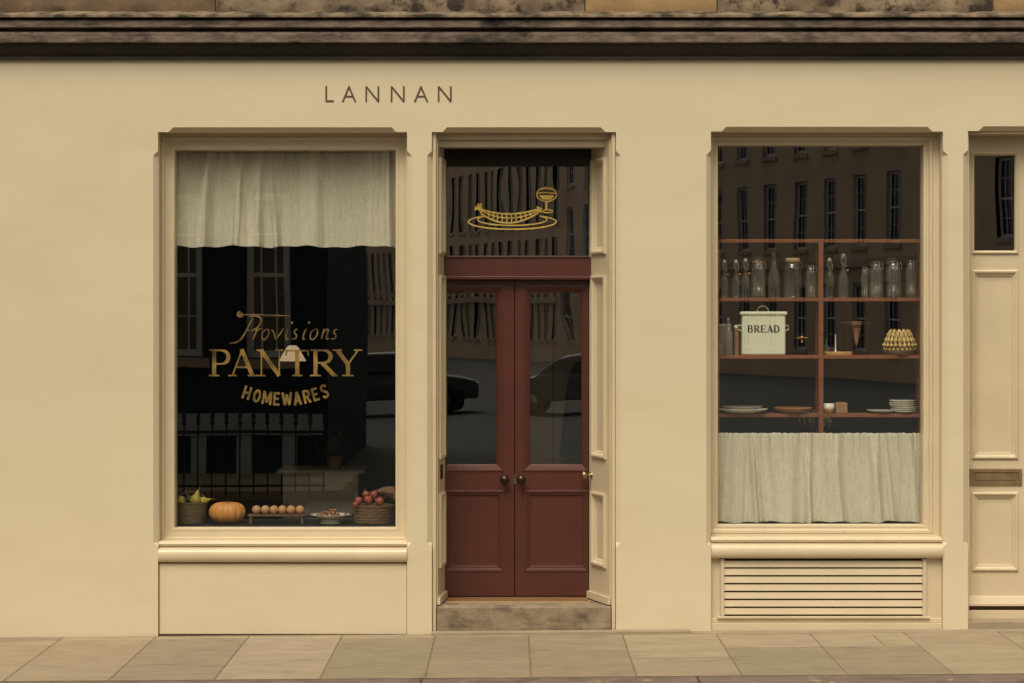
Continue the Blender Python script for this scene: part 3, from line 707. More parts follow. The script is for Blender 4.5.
zc1([(352,178),(345,205),(328,246)], 1.7); zc1([(344,208),(362,182),(380,180)], 1.6)
zc1([(410,182),(388,205),(386,238),(404,244),(426,212),(424,184),(408,180)], 1.7)
zc1([(444,182),(462,212),(466,246)], 1.7); zc1([(466,246),(500,205),(520,172)], 1.4)
zc1([(548,178),(536,215),(536,242),(552,240)], 2.6); 
zc1([(606,182),(590,186),(586,204),(600,220),(590,240),(568,240)], 1.9)
zc1([(660,178),(644,210),(640,240),(654,240)], 1.9)
zc1([(714,180),(690,200),(684,236),(702,244),(726,216),(728,186),(712,180)], 1.8)
zc1([(770,178),(752,244)], 1.8); zc1([(756,222),(782,184),(796,186),(786,220),(784,242),(800,238)], 1.7)
zc1([(852,182),(836,186),(832,204),(844,220),(834,240),(812,240)], 1.6)
zc1([(572,134),(568,148)], 3.0); zc1([(678,134),(674,146)], 2.8)
gl.build('gold_script_lettering', mat('uneven_dim_gold', (0.30,0.185,0.06), 0.5, 0.35, 12, metal=0.3, col2=(0.04,0.025,0.012)), W1)  # script's dim, patchy brightness is put into this colour noise
gl = MB()
SANS = {
 'H': [[(.12,0),(.12,1)],[(.88,0),(.88,1)],[(.12,.5),(.88,.5)]],
 'O': [[(.5+.38*math.cos(R(a)), .5+.42*math.sin(R(a))) for a in range(0,361,20)]],
 'M': [[(.08,0),(.14,1)],[(.14,.96),(.5,.15)],[(.5,.15),(.86,.96)],[(.86,1),(.92,0)]],
 'E': [[(.15,0),(.15,1)],[(.1,.92),(.85,.92)],[(.15,.5),(.75,.5)],[(.1,.08),(.88,.08)]],
 'W': [[(.04,1),(.26,.04)],[(.26,.04),(.5,.85)],[(.5,.85),(.74,.04)],[(.74,.04),(.96,1)]],
 'A': [[(.08,0),(.5,1)],[(.5,1),(.92,0)],[(.24,.3),(.76,.3)]],
 'R': [[(.15,0),(.15,1)],[(.1,.93),(.55,.93),(.8,.85),(.85,.7),(.8,.55),(.55,.48),(.15,.48)],[(.5,.48),(.9,0)]],
 'S': [[(.85,.8),(.7,.93),(.4,.94),(.18,.82),(.2,.62),(.5,.5),(.8,.38),(.84,.18),(.62,.06),(.3,.06),(.12,.2)]]}
cen = [(245,399,'H'),(255.5,402.3,'O'),(266.2,404.3,'M'),(276.6,405.4,'E'),(287.2,405.6,'W'),(298.2,404.8,'A'),(308.2,403.0,'R'),(317.6,400.6,'E'),(326.6,397.6,'S')]
for i, (cx, by, ch) in enumerate(cen):
    j0, j1 = max(i-1,0), min(i+1,8); ang = math.atan2(cen[j1][1]-cen[j0][1], cen[j1][0]-cen[j0][0])
    wd = 9.2 if ch in 'MW' else 7.2; hh = 13.2
    for s_ in SANS[ch]:
        P = []
        for a, b_ in s_:
            lx = (a-.5)*wd; ly = -b_*hh
            P.append((cx+lx*math.cos(ang)-ly*math.sin(ang)*1.0, by+lx*math.sin(ang)+ly*math.cos(ang)))
        st_(P, 2.35*pw)
gl.build('gold_curved_lettering', M_golddim, W1)

# ------------------------------------------------------------------ curtains
def curtain(px0, px1, pyt, pyb, y0, seed, label, hem_px, amp=0.032, ruffle=False):
    random.seed(seed); nx, nz = 420, 46
    x0, x1, zt, zb = X(px0,y0), X(px1,y0), Z(pyt,y0), Z(pyb,y0)
    W = x1-x0
    folds = [(random.uniform(0,W), random.uniform(0.012,0.045), random.choice([1,1,-0.6])*random.uniform(.6,1.5), random.uniform(-.07,.07)) for _ in range(20)]
    fine = [(random.uniform(0,W), random.uniform(0.006,0.016), random.uniform(.3,1)) for _ in range(60)]
    def off(x, t):     # t=0 top, 1 bottom
        d = 0.0
        for c, s, a, dr in folds: d += a*math.exp(-((x-c-dr*t)/(s*(0.8+0.5*t)))**2)
        g_ = 0
        for c, s, a in fine: g_ += a*math.exp(-((x-c)/s)**2)
        return max(-0.012, min(0.062, amp*(d*(0.6+0.6*t)) + 0.009*g_*max(0,1-t*3.0)))
    m = MB(); vv = []
    edge = [random.uniform(-1,1) for _ in range(nx+1)]
    low = [0.006*math.sin(i*0.05+seed)+0.004*math.sin(i*.13) for i in range(nx+1)]
    for i in range(nx+1):
        x = W*i/nx
        for j in range(nz+1):
            t = j/nz
            z = zt+(zb-zt)*t + low[i]*t
            if ruffle and j == 0: z += 0.006*edge[i]*(1 if i%3 else .3)
            vv.append((x0+x, y0-off(x,t)+ (0.0), z))
    ff = []
    for i in range(nx):
        for j in range(nz): ff.append((i*(nz+1)+j, i*(nz+1)+j+1, (i+1)*(nz+1)+j+1, (i+1)*(nz+1)+j))
    m.add(vv, ff, True)
    T = thing('curtain', label, 'curtain', ((x0+x1)/2, y0, zb))
    c = m.build('cloth', M_linen, T, fixn=False)
    sf = c.modifiers.new('thick', 'SOLIDIFY'); sf.thickness = 0.0012; sf.offset = 1
    # stitched hem: doubled cloth band
    h = MB(); vv = []
    hh = hem_px*pw; q = hh/(zt-zb)
    for i in range(nx+1):
        x = W*i/nx
        for k in range(5):
            t = 1-q*(1-k/4)
            vv.append((x0+x, y0-off(x,t)-0.0022, zt+(zb-zt)*t + low[i]*t-.0008*(k==4)))
    h.add(vv, [(5*i+k,5*i+k+1,5*i+k+6,5*i+k+5) for i in range(nx) for k in range(4)], True)
    ho = h.build('hem', M_linen, T, fixn=False)
    r = MB(); r.tube([(x0+.01,y0+.022,zt-.018),(x1-.01,y0+.022,zt-.018)], 0.004, 8); r.build('curtain_rod', M_brass, T)
curtain(174, 397, 151.5, 246.5, 0.30, 21, 'short linen curtain hanging across the top of the left window', 7)
curtain(716.5, 923, 433, 521.5, 0.30, 34, 'linen cafe curtain covering the bottom of the right window', 6, amp=0.030, ruffle=True)

# ------------------------------------------------------------------ shelving in the right window
YS0, YS1 = 0.365, 0.575
sx_0, sx_1 = X(719.0,YS0), X(921.0,YS0)
T = thing('shelf_unit', 'red stained wooden shelving standing inside the right window', 'shelf unit', ((sx_0+sx_1)/2, .45, .2))
th = 0.025
zsh = [Z(240.8,YS0), Z(299.5,YS0), Z(357,YS0), Z(415.6,YS0), Z(476,YS0)]
for z in zsh:
    s = MB(); s.box(sx_0+.004, sx_1-.004, YS0, YS1, z-th/2, z+th/2); s.build('shelf_board', M_redwood, T, bevel=.002)
for a, b_ in ((sx_0-.022,sx_0+.003),(X(818.8,YS0),X(823.4,YS0)),(sx_1-.003,sx_1+.022)):
    s = MB(); s.box(a, b_, YS0-.003, YS1-.002, .20, zsh[0]+th/2+.001); s.build('upright', M_redwood, T, bevel=.002)
YI = 0.45
def SX(px): return X(px, YI)
st1, st2, st3 = zsh[1]+th/2, zsh[2]+th/2, zsh[3]+th/2
def hw(pxw): return pxw*(D+YI)/F/2
def HZ(py): return Z(py, YI)
def clip_jar(pxc, pxw, pyt, base, label, open_lid=False, seal=True, y=YI, tilt=0):
    T = thing('clip_top_jar', label, 'glass jar', (SX(pxc), y, base), group='glass jars and bottles on the top shelf')
    r = hw(pxw); H = HZ(pyt)-base
    b = MB(); b.lathe([(r*.15,.004),(r*.85,.0),(r,.012),(r,H*.74),(r*.96,H*.80),(r*.72,H*.87),(r*.74,H*.93),(r*.66,H*.93),(r*.64,H*.86),(r*.88,H*.78),(r*.92,.016),(r*.2,.012)], SX(pxc), y, base, n=28, cap=False)
    b.build('jar_body', M_jar, T)
    l = MB()
    if open_lid:
        l.xf = Matrix.Translation((SX(pxc)-.2*r, y+.3*r, base+H*.99)) @ Matrix.Rotation(R(-20+tilt),4,'Y') @ Matrix.Rotation(R(28),4,'X')
        l.lathe([(.001,.0),(r*.75,.0),(r*.8,.006),(r*.6,.014),(.001,.018)],0,0,0,n=24); l.build('lid', M_jar, T)
    else:
        l.lathe([(r*.70,H*.945),(r*.80,H*.95),(r*.80,H*.975),(r*.5,H*1.0),(.001,H*1.0)], SX(pxc), y, base, n=24); l.build('lid', M_jar, T)
    if seal:
        s = MB(); s.lathe([(r*.66,H*.928),(r*.82,H*.928),(r*.82,H*.948),(r*.66,H*.948)], SX(pxc), y, base, n=24); s.build('rubber_seal', M_rubber, T)
    w = MB(); cx = SX(pxc)
    w.tube([(cx+r*.76*math.cos(2*PI*k/20), y+r*.76*math.sin(2*PI*k/20), base+H*.87) for k in range(20)], .0018, 5, closed=True)
    w.tube([(cx-r*.35,y-r*.72,base+H*.97),(cx-r*.30,y-r*.95,base+H*.80),(cx,y-r*1.02,base+H*.70),(cx+r*.30,y-r*.95,base+H*.80),(cx+r*.35,y-r*.72,base+H*.97)], .0020, 5)
    w.tube([(cx+r*.8,y-.1*r,base+H*.96),(cx+r*1.0,y-.2*r,base+H*.86),(cx+r*.98,y-.2*r,base+H*.78)], .0020, 5)
    w.build('wire_clip', M_wire, T)
def swing_bottle(pxc, pxw, pyt, base, label, y=YI, ball=M_white, red=True, sh=.48):
    T = thing('swing_top_bottle', label, 'glass bottle', (SX(pxc), y, base), group='glass jars and bottles on the top shelf')
    r = hw(pxw); H = HZ(pyt)-base; cx = SX(pxc)
    b = MB(); b.lathe([(r*.2,.005),(r*.9,0),(r,.01),(r,H*sh),(r*.85,H*(sh+.08)),(r*.42,H*(sh+.22)),(r*.34,H*.86),(r*.42,H*.88),(r*.42,H*.92),(r*.26,H*.92)], cx, y, base, n=24, cap=False)
    b.build('bottle_body', M_jar_g, T)
    s = MB(); s.lathe([(r*.28,H*.925),(r*.40,H*.93),(r*.38,H*.97),(r*.2,H),(.001,H)], cx, y, base, n=14); s.build('stopper', ball, T)
    if red:
        s = MB(); sph(s, (cx+r*.75,y-r*.4,base+H*(sh+.2)), .0085); s.build('rubber_washer', M_rubber, T)
    w = MB()
    w.tube([(cx-r*.4,y-r*.1,base+H*.95),(cx-r*.5,y-r*.3,base+H*.80),(cx,y-r*.5,base+H*.74),(cx+r*.6,y-r*.35,base+H*.70),(cx+r*.5,y-r*.1,base+H*.86),(cx+r*.3,y,base+H*.97)], .0018, 5)
    w.build('wire_bail', M_wire, T)
swing_bottle(724.5, 8, 260, st1, 'leftmost small swing top bottle on the upper shelf, against the shelf upright', sh=.42)
swing_bottle(736, 9, 260, st1, 'second small swing top bottle from the left on the upper shelf', sh=.42)
swing_bottle(745.5, 9, 258.5, st1+.0, 'small swing top bottle touching the tall open jar on the upper shelf', y=YI+.0, sh=.42)
clip_jar(758.3, 14.5, 260, st1, 'clear storage jar with orange seal and raised lid, fourth from left on the upper shelf', open_lid=True)
# carafe
T = thing('glass_carafe', 'tall narrow necked glass carafe, highest piece in the left bay of the upper shelf', 'carafe', (SX(774),YI,st1), group='glass jars and bottles on the top shelf')
r = hw(12); H = HZ(251.5)-st1
b = MB(); b.lathe([(r*.2,.006),(r*.9,0),(r,.012),(r*.98,H*.42),(r*.8,H*.58),(r*.40,H*.72),(r*.36,H*.88),(r*.55,H)], SX(774), YI, st1, n=24, cap=False); b.build('carafe_body', M_jar_g, T)
b = MB(); b.lathe([(r*.40,H*.725),(r*.46,H*.735),(r*.46,H*.76),(r*.40,H*.77)], SX(774), YI, st1, n=24, cap=False); b.build('neck_ring', M_jar, T)
T = thing('cork_lidded_jar', 'wide glass jar with a pale cork lid on the upper shelf', 'glass jar', (SX(792.5),YI,st1), group='glass jars and bottles on the top shelf')
r = hw(17.5); H = HZ(258)-st1
b = MB(); b.lathe([(r*.2,.006),(r*.92,0),(r,.014),(r,H*.72),(r*.95,H*.78),(r*.78,H*.82),(r*.78,H*.88),(r*.72,H*.88)], SX(792.5), YI, st1, n=28, cap=False); b.build('jar_body', M_jar, T)
b = MB(); b.lathe([(r*.70,H*.84),(r*.70,H*.885),(r*.86,H*.885),(r*.86,H*.97),(r*.7,H),(.001,H)], SX(792.5), YI, st1, n=24); b.build('lid', M_cork, T)
b = MB(); cx = SX(792.5); b.tube([(cx+r*.8,YI-.2*r,st1+H*.9),(cx+r*1.15,YI-.3*r,st1+H*.84),(cx+r*.95,YI-.3*r,st1+H*.76)], .002, 5); b.build('wire_clip', M_wire, T)
clip_jar(811, 11.5, 265, st1, 'small clip top jar beside the centre upright in the left bay of the upper shelf', seal=False)
swing_bottle(829.5, 9.5, 258, st1, 'rounded bottle nearest the centre upright in the right bay of the upper shelf', red=False, sh=.5)
swing_bottle(843.3, 10.5, 253.5, st1, 'tall bottle with an orange washer hanging from its neck in the right bay', sh=.42)
clip_jar(864.5, 7.5, 266.5, st1, 'smallest glass jar, half hidden in the right bay of the upper shelf', seal=False)
clip_jar(876, 14, 261, st1, 'clear clip top jar in the middle of the right bay on the upper shelf', seal=False)
clip_jar(893.5, 16, 260.5, st1, 'largest clip top jar with a raised pale lid in the right bay', open_lid=True, seal=False, tilt=4)
clip_jar(911, 11.5, 260, st1, 'rightmost clip top jar on the upper shelf by the window edge', seal=False)

# bread bin
yb0, yb1 = 0.375, 0.525
T = thing('bread_bin', 'cream enamel bread bin with a loop handled lid on the middle shelf', 'bread bin', (X(763.6,yb0), .45, st2))
bx0, bx1 = X(741.8,yb0), X(785.6,yb0); bt = Z(314.5,yb0)
b = MB(); b.box(bx0, bx1, yb0, yb1, st2+.001, bt); b.build('bin_body', M_enamel, T, bevel=.012, seg=3)
b = MB(); b.box(bx0-.012, bx1+.012, yb0-.010, yb1+.008, bt-.004, bt+.022); ld = b.build('lid', M_enamel, T, bevel=.009, seg=3)
b = MB(); cx = (bx0+bx1)/2
b.tube([(cx+.041*math.cos(R(a)), .44, bt+.022+.040*math.sin(R(a))) for a in range(0,181,12)], .0045, 8); b.build('lid_handle', M_enamel, ld)
for sg, bx in ((-1,bx0),(1,bx1)):
    b = MB(); zc = Z(327,yb0); b.tube([(bx-sg*.002,.42,zc+.012),(bx+sg*.026,.42,zc+.010),(bx+sg*.028,.42,zc-.02),(bx-sg*.002,.42,zc-.03)], .0055, 8); b.build('side_handle', M_white, T)
bw = MB(); qy = [yb0-.0008]
def be(P, w):
    qy[0] -= .00004; bw.ribbon([(X(a,yb0), Z(b_,yb0)) for a, b_ in P], w, qy[0], .0003)
for k, ch in enumerate('BREAD'):
    serif(be, ch, 747.2+6.55*k, 747.2+6.55*k+6.1, 325.3, 332.5, .0112, .0042)
bw.build('black_lettering', M_black, T)
# bottle & card left of bread bin
T = thing('glass_bottle', 'small olive glass bottle on the middle shelf left of the bread bin', 'glass bottle', (SX(728),.43,st2))
r = hw(9); H = HZ(319)-st2
b = MB(); b.lathe([(r*.2,.004),(r*.9,0),(r,.01),(r,H*.62),(r*.6,H*.74),(r*.30,H*.82),(r*.28,H*.97),(r*.36,H)], SX(728), .43, st2, n=20, cap=False); b.build('bottle_body', jar_mat('olive_bottle_glass',(0.62,0.60,0.42),.22), T)
b = MB(); b.lathe([(r*.27,H*.96),(r*.27,H*1.03),(.001,H*1.03)], SX(728), .43, st2, n=12); b.build('stopper', M_cork, T)
T = thing('paper_packet', 'tall greyish paper packet standing behind the olive bottle', 'packet', (SX(724),.51,st2))
b = MB(); b.box(SX(719.5), SX(732), .49, .53, st2+.001, HZ(325.5)); b.build('packet_body', mat('grey_paper',(0.33,0.27,0.23),.8), T, bevel=.004)
b = MB(); b.box(SX(719.8), SX(731.7), .495, .525, HZ(325.5)-.001, HZ(324)); b.build('folded_top', M_white, T, bevel=.002)
T = thing('spice_tin', 'slim brown container between the olive bottle and the bread bin', 'tin', (SX(736.5),.44,st2))
r = hw(5); H = HZ(328)-st2
b = MB(); b.lathe([(r,0),(r,H)], SX(736.5), .44, st2, n=18); b.build('tin_body', M_terra, T)
b = MB(); b.lathe([(r*1.06,H),(r*1.06,H+.018),(r*.9,H+.022),(.001,H+.022)], SX(736.5), .44, st2, n=18); b.build('lid', M_white, T)
# star ornament
T = thing('star_ornament', 'small golden star shaped candle holder hanging over the middle shelf', 'ornament', (SX(802),.46,HZ(346)))
s = MB(); cx, cz = SX(802), HZ(338)
v = []
for k in range(12):
    a = PI/2+2*PI*k/12; rr = .034 if k%2 == 0 else .010; v.append((cx+rr*math.cos(a), .46, cz+rr*math.sin(a)))
s.add(v+[(cx,.452,cz),(cx,.468,cz)], [(k,(k+1)%12,12) for k in range(12)]+[((k+1)%12,k,13) for k in range(12)])
so_ = s.build('star', M_brass, T)
s = MB(); s.tube([(cx,.46,cz+.03),(cx,.46,zsh[1]-th/2)], .0008, 5); s.build('hanging_cord', M_wire, T)
s = MB(); s.tube([(cx-.04,.46,cz),(cx+.045,.46,cz+.002)], .0018, 5); sph(s, (cx,.45,cz+.006), .010); sph(s, (cx,.45,cz-.026), .008); s.build('bead', M_gold, T)
# round board, cruet, pin, dripper
T = thing('round_board', 'round pale wooden board lying on the middle shelf by the centre upright', 'board', (SX(838),.44,st2))
b = MB(); r = hw(29); b.lathe([(r*.98,0),(r,.005),(r,.020),(r*.98,.024),(.001,.024)], SX(838), .45, st2+.001, n=40, sy=.55); b.build('board_disc', M_woodlt, T)
b = MB(); b.lathe([(.012,.024),(.012,.027),(.001,.027)], SX(845), .42, st2+.001, n=12); b.build('inlay_knot', M_wooddk, T)
zt2 = st2+.026
T = thing('oil_cruet', 'tiny glass cruet with a stopper on the round board', 'cruet', (SX(826),.45,zt2))
b = MB(); b.lathe([(.016,0),(.022,.01),(.020,.03),(.008,.055),(.007,.075),(.011,.08)], SX(826.5), .45, zt2, n=16, cap=False); b.build('cruet_body', M_jar, T)
b = MB(); sph(b, (SX(826.5),.45,zt2+.088), .009); b.build('stopper', M_jar, T)
T = thing('taper_candle', 'thin white taper candle upright on the round board', 'candle', (SX(835.5),.45,zt2))
b = MB(); b.lathe([(.010,0),(.010,.006),(.0045,.010),(.0038,HZ(334.5)-zt2)], SX(835.5), .45, zt2, n=12); b.build('candle_stick', M_white, T)
b = MB(); b.tube([(SX(835.5),.45,HZ(334.5)),(SX(835.5)+.001,.45,HZ(333.5))], .0008, 5); b.build('wick', M_black, T)
T = thing('coffee_dripper', 'black wire dripper stand holding a brown cone filter on the middle shelf', 'coffee dripper', (SX(857),.48,st2))
cx, cy = SX(857), .47
b = MB()
rz = HZ(322.5)
b.tube([(cx+.13*math.cos(2*PI*k/30), cy+.05*math.sin(2*PI*k/30), rz) for k in range(30)], 0.0042, 6, closed=True)
for a in (-.75, .75, 2.4, 3.9):
    b.tube([(cx+.13*math.cos(a), cy+.05*math.sin(a), rz),(cx+.095*math.cos(a), cy+.045*math.sin(a), rz-.07),(cx+.085*math.cos(a), cy+.045*math.sin(a), st2+.002)], .0018, 6)
b.tube([(cx+.05*math.cos(2*PI*k/20), cy+.04*math.sin(2*PI*k/20), HZ(325)) for k in range(20)], .002, 6, closed=True)
b.tube([(cx-.13,cy,rz),(cx-.05,cy,HZ(325))], .002, 6); b.tube([(cx+.13,cy,rz),(cx+.05,cy,HZ(325))], .002, 6)
b.build('wire_stand', M_black, T)
b = MB(); b.lathe([(.012,HZ(343)),(.016,HZ(340)),(.034,HZ(326)),(.046,HZ(321.5)),(.043,HZ(321.5)),(.012,HZ(339))], cx, cy, 0, n=18, ribs=9, ribd=.12, cap=False); b.build('cone_filter', mat('copper_brown_filter',(0.36,0.17,0.09),.6), T)
b = MB(); b.lathe([(.009,HZ(345)),(.009,HZ(340)),(.001,HZ(340))], cx, cy, 0, n=10); b.build('spout', M_wooddk, T)
# woven golden basket dome
T = thing('woven_basket', 'golden rattan basket with pine cone scales at the right end of the middle shelf', 'basket', (SX(899.5),.45,st2))
R0 = hw(35); Hh = HZ(330)-st2; cx = SX(899.7)
b = MB(); b.lathe([(R0*.80,0),(R0*.90,Hh*.12),(R0*.90,Hh*.34),(R0*.80,Hh*.52),(R0*.62,Hh*.90),(.001,Hh*.88)], cx, .45, st2+.001, n=32); b.build('basket_core', M_rattan_dk, T)
sc_ = MB()
rws = [(.02,.80,.17,22),(.16,.88,.17,22),(.30,.93,.20,22),(.46,.84,.30,20),(.66,.72,.30,16),(.84,.60,.20,12)]
for ri, (zf, rf, hf, n) in enumerate(rws):
    for k in range(n):
        a = 2*PI*(k+.5*(ri%2))/n
        ux, uy = math.cos(a), math.sin(a); tx, ty = -uy, ux; r0 = R0*rf; w = PI*r0/n*.92
        z0 = st2+.003+Hh*zf; z1 = z0+Hh*hf
        rt = r0*(1.0 if ri < 3 else .88)
        pts = [(0,z0,.004),(w,(z0+z1)/2-.004,.0),(0,z1,-.004),(-w,(z0+z1)/2-.004,.0)]
        vv = []
        for (s_, z, o_) in pts:
            f_ = (z-z0)/(z1-z0); rr = r0+(rt-r0)*f_+o_
            vv.append((cx+ux*rr+tx*s_, .45+uy*rr+ty*s_, z))
        rm = (r0+rt)/2+.009
        vv.append((cx+ux*rm, .45+uy*rm, (z0+z1)/2))
        sc_.add(vv, [(0,1,4),(1,2,4),(2,3,4),(3,0,4)])
sc_.build('rattan_scales', M_rattan, T)

# lower shelf crockery
def plate(pxc, pxw, base, label, m, y=.45, h=.02, extra=None, name='dinner_plate', cat='plate', grp='crockery on the lower shelf'):
    r = hw(pxw); T_ = MB()
    T_.lathe([(r*.45,0),(r*.5,.004),(r*.68,.007),(r,h),(r*.995,h+.004),(r*.66,.013),(.001,.010)], SX(pxc), y, base, n=40)
    o = T_.build(name, m, org=(SX(pxc),y,base)); tag(o, label, cat, grp); return o
M_plate_g = mat('grey_rimmed_china',(0.56,0.52,0.44),.35,.05,6)
plate(742.5, 50, st3+.001, 'widest white plate at the left end of the lower shelf', M_white, h=.030)
plate(742.5, 40, st3+.024, 'grey dish resting on the widest white plate', mat('grey_mauve_glaze',(0.30,0.25,0.23),.35), h=.026, name='shallow_dish', cat='dish')
plate(793, 38, st3+.001, 'orange brown oval platter on the lower shelf left of the centre upright', mat('amber_glaze',(0.46,0.20,0.07),.35,.2,6), h=.040, name='serving_platter', cat='platter')
T = thing('small_bowl', 'cream and tan cup just right of the centre upright on the lower shelf', 'cup', (SX(828),.42,st3), group='crockery on the lower shelf')
r = hw(11.5); H = HZ(403.5)-st3
b = MB(); b.lathe([(r*.6,0),(r*.95,H*.25),(r,H*.5)], SX(828), .42, st3+.001, n=24); b.build('clay_base', M_woodlt, T)
b = MB(); b.lathe([(r,H*.505),(r*1.02,H),(r*.94,H),(r*.9,H*.52)], SX(828), .42, st3+.001, n=24, cap=False); b.build('glazed_rim', M_white, T)
T = thing('clay_pot', 'square brown clay pot on the lower shelf beside the cream cup', 'pot', (SX(840.5),.42,st3), group='crockery on the lower shelf')
b = MB(); x0, x1 = SX(834.8), SX(846.2); b.box(x0, x1, .38, .46, st3+.001, HZ(402.5)); b.build('pot_body', mat('tan_clay',(0.34,0.19,0.09),.6,.1,9), T, bevel=.006)
b = MB(); b.box(x0+.010, x1-.010, .39, .45, HZ(402.5)-.0005, HZ(402)); b.build('pot_lid', M_terra, T, bevel=.001)
plate(882, 30, st3+.001, 'single cream side plate lying left of the plate stack', M_plate_g, h=.022)
for k in range(6):
    plate(903.5-1.5*(k>2), 26, st3+.001+k*.0155, 'white plate in the tall stack at the right end of the lower shelf', M_white, h=.016, y=.44)['group'] = 'plates stacked at the right end of the lower shelf'
# dried herbs hanging below shelf
T = thing('dried_herb_bunch', 'thin bunch of dried herbs dangling over the front of the lower shelf', 'dried herbs', (X(815,.34),.33,Z(412,.33)))
b = MB(); random.seed(4)
for k in range(14):
    x = X(801+2.3*k,.335); z0 = Z(413.5,.335)+random.uniform(-.01,.01); b.tube([(x,.336,z0),(x+random.uniform(-.012,.012),.330,z0-random.uniform(.02,.06)),(x+random.uniform(-.02,.02),.333,z0-random.uniform(.06,.11))], .0011, 4)
b.tube([(X(800,.335),.337,Z(412,.335)),(X(816,.335),.335,Z(413.5,.335)),(X(832,.335),.337,Z(411.5,.335))], .002, 5)
b.build('stems', M_herb, T)
b = MB()
for k in range(40):
    x = X(random.uniform(800,832),.33); z = Z(random.uniform(410,426),.33); a = random.uniform(0,PI); l = random.uniform(.006,.012)
    b.add([(x,.331,z),(x+l*math.cos(a),.328,z+l*math.sin(a)),(x+2*l*math.cos(a+.2),.331,z+2*l*math.sin(a+.2)),(x+l*math.cos(a+.6),.334,z+l*math.sin(a+.6))], [(0,1,2,3)])
b.build('leaves', M_herb, T)

# ------------------------------------------------------------------ food in the left window
YF = 0.40
def FX(px): return X(px, YF)
def fh(pxw): return pxw*(D+YF)/F/2
def FZ(py): return Z(py, YF)+ (Z(525.7,.22)-Z(525.0,YF))*0
def basket(pxc, pxw, py_top, label, name, m, y, taper, rows=9, rope=.5):
    r = pxw*(D+y)/F/2; H = Z(py_top,y)-zd; cx = X(pxc,y)
    T = thing(name, label, 'basket', (cx,y,zd))
    b = MB(); n = 44; prof = []
    steps = rows*6
    vv = []; 
    for i in range(steps+1):
        t = i/steps; rr = r*(taper+(1-taper)*t)
        for k in range(n):
            a = 2*PI*k/n; ph = PI*(int(t*rows) % 2)
            w = .0035*math.cos(n/2*a+ph) * abs(math.sin(PI*t*rows)) + .003*abs(math.sin(PI*t*rows))
            vv.append((cx+(rr+w)*math.cos(a), y+(rr+w)*math.sin(a)*.8, zd+.002+H*t))
    ff = [(i*n+k,i*n+(k+1)%n,(i+1)*n+(k+1)%n,(i+1)*n+k) for i in range(steps) for k in range(n)]
    b.add(vv, ff, True); b.lathe([(.001,0),(r*taper*.98,0)], cx, y, zd+.004, n=24, sy=.8, cap=False)
    b.lathe([(r*.97,H),(r*.93,H*.6),(.001,H*.6)], cx, y, zd, n=30, sy=.8, cap=False)
    b.build('woven_side', m, T)
    b = MB(); b.tube([(cx+r*1.0*math.cos(2*PI*k/36), y+r*.8*math.sin(2*PI*k/36), zd+H) for k in range(36)], .006, 8, closed=True); b.build('rim', m, T)
    return T, cx, r, H
T, bcx, br, bH = basket(191, 31, 502.5, 'grey wicker bucket basket at the left end of the window ledge', 'wicker_basket', M_wicker, YF, .86)
# handle
b = MB(); b.tube([(bcx+br*math.cos(R(a))*.98, YF+.02, zd+bH+.075*math.sin(R(a))) for a in range(0,181,15)], .005, 6); b.build('handle', M_wicker, T)
def gourd(cx, y, z, r, label, m, rot=0, neck=True):
    T = thing('gourd', label, 'gourd', (cx,y,z), group='yellow gourds in the wicker basket')
    b = MB(); b.xf = Matrix.Translation((cx,y,z+r)) @ Matrix.Rotation(rot,4,'Y')
    b.lathe([(.001,-r),(r*.6,-r*.85),(r*.98,-r*.2),(r*.9,r*.4),(r*.5,r*.9),(r*.32,r*1.3),(r*.16,r*1.7),(.001,r*1.8)] if neck else [(.001,-r*.8),(r*.7,-r*.65),(r,0),(r*.7,r*.6),(.001,r*.7)], 0,0,0, n=20, ribs=8, ribd=.10); b.build('gourd_body', m, T)
    b = MB(); b.xf = Matrix.Translation((cx,y,z+r)) @ Matrix.Rotation(rot,4,'Y'); t0 = r*1.7 if neck else r*.6
    b.tube([(0,0,t0-.004),(.003,0,t0+.015),(.010,0,t0+.03)], .006, 6, r2=.003); b.build('stalk', M_stalk, T)
z0 = zd+bH*.88
gourd(FX(182), YF-.03, z0-.006, .040, 'round yellow gourd at the left of the wicker basket', M_yellow, rot=1.2, neck=False)
gourd(FX(196), YF-.02, z0-.006, .044, 'tall yellow gourd with its stalk up in the wicker basket', M_yellow, rot=.25)
gourd(FX(203), YF+.0, z0-.006, .034, 'small yellow gourd leaning over the right rim of the basket', M_yellow, rot=1.3)
gourd(FX(189), YF+.04, z0+.01, .030, 'dark green gourd at the back of the basket', M_leaf, rot=-.5)
# pumpkin
T = thing('pumpkin', 'ribbed pale orange pumpkin on the window ledge', 'pumpkin', (FX(227.5),YF,zd))
pr = fh(37); ph = (Z(501.8,YF)-Z(525,YF))/2
b = MB(); n = 96; m_ = 18; vv = []
for i in range(m_+1):
    a = PI*i/m_
    for k in range(n):
        th_ = 2*PI*k/n; rb = 1-.055*abs(math.cos(th_*7))**6
        ri = pr*(abs(math.sin(a))**.75)*rb+1e-5; zz = -ph*math.cos(a)*(1-.18*(1-abs(math.sin(a)))**2)
        vv.append((FX(227)+ri*math.cos(th_), YF+.02+ri*math.sin(th_)*.85, zd+ph*.92+zz))
b.add(vv, [(i*n+k,i*n+(k+1)%n,(i+1)*n+(k+1)%n,(i+1)*n+k) for i in range(m_) for k in range(n)], True); b.build('pumpkin_body', M_pump, T)
b = MB(); b.tube([(FX(227),YF+.02,zd+ph*1.70),(FX(227.6),YF+.02,zd+ph*1.92)], .010, 7, r2=.007); b.build('stalk', M_stalk, T)
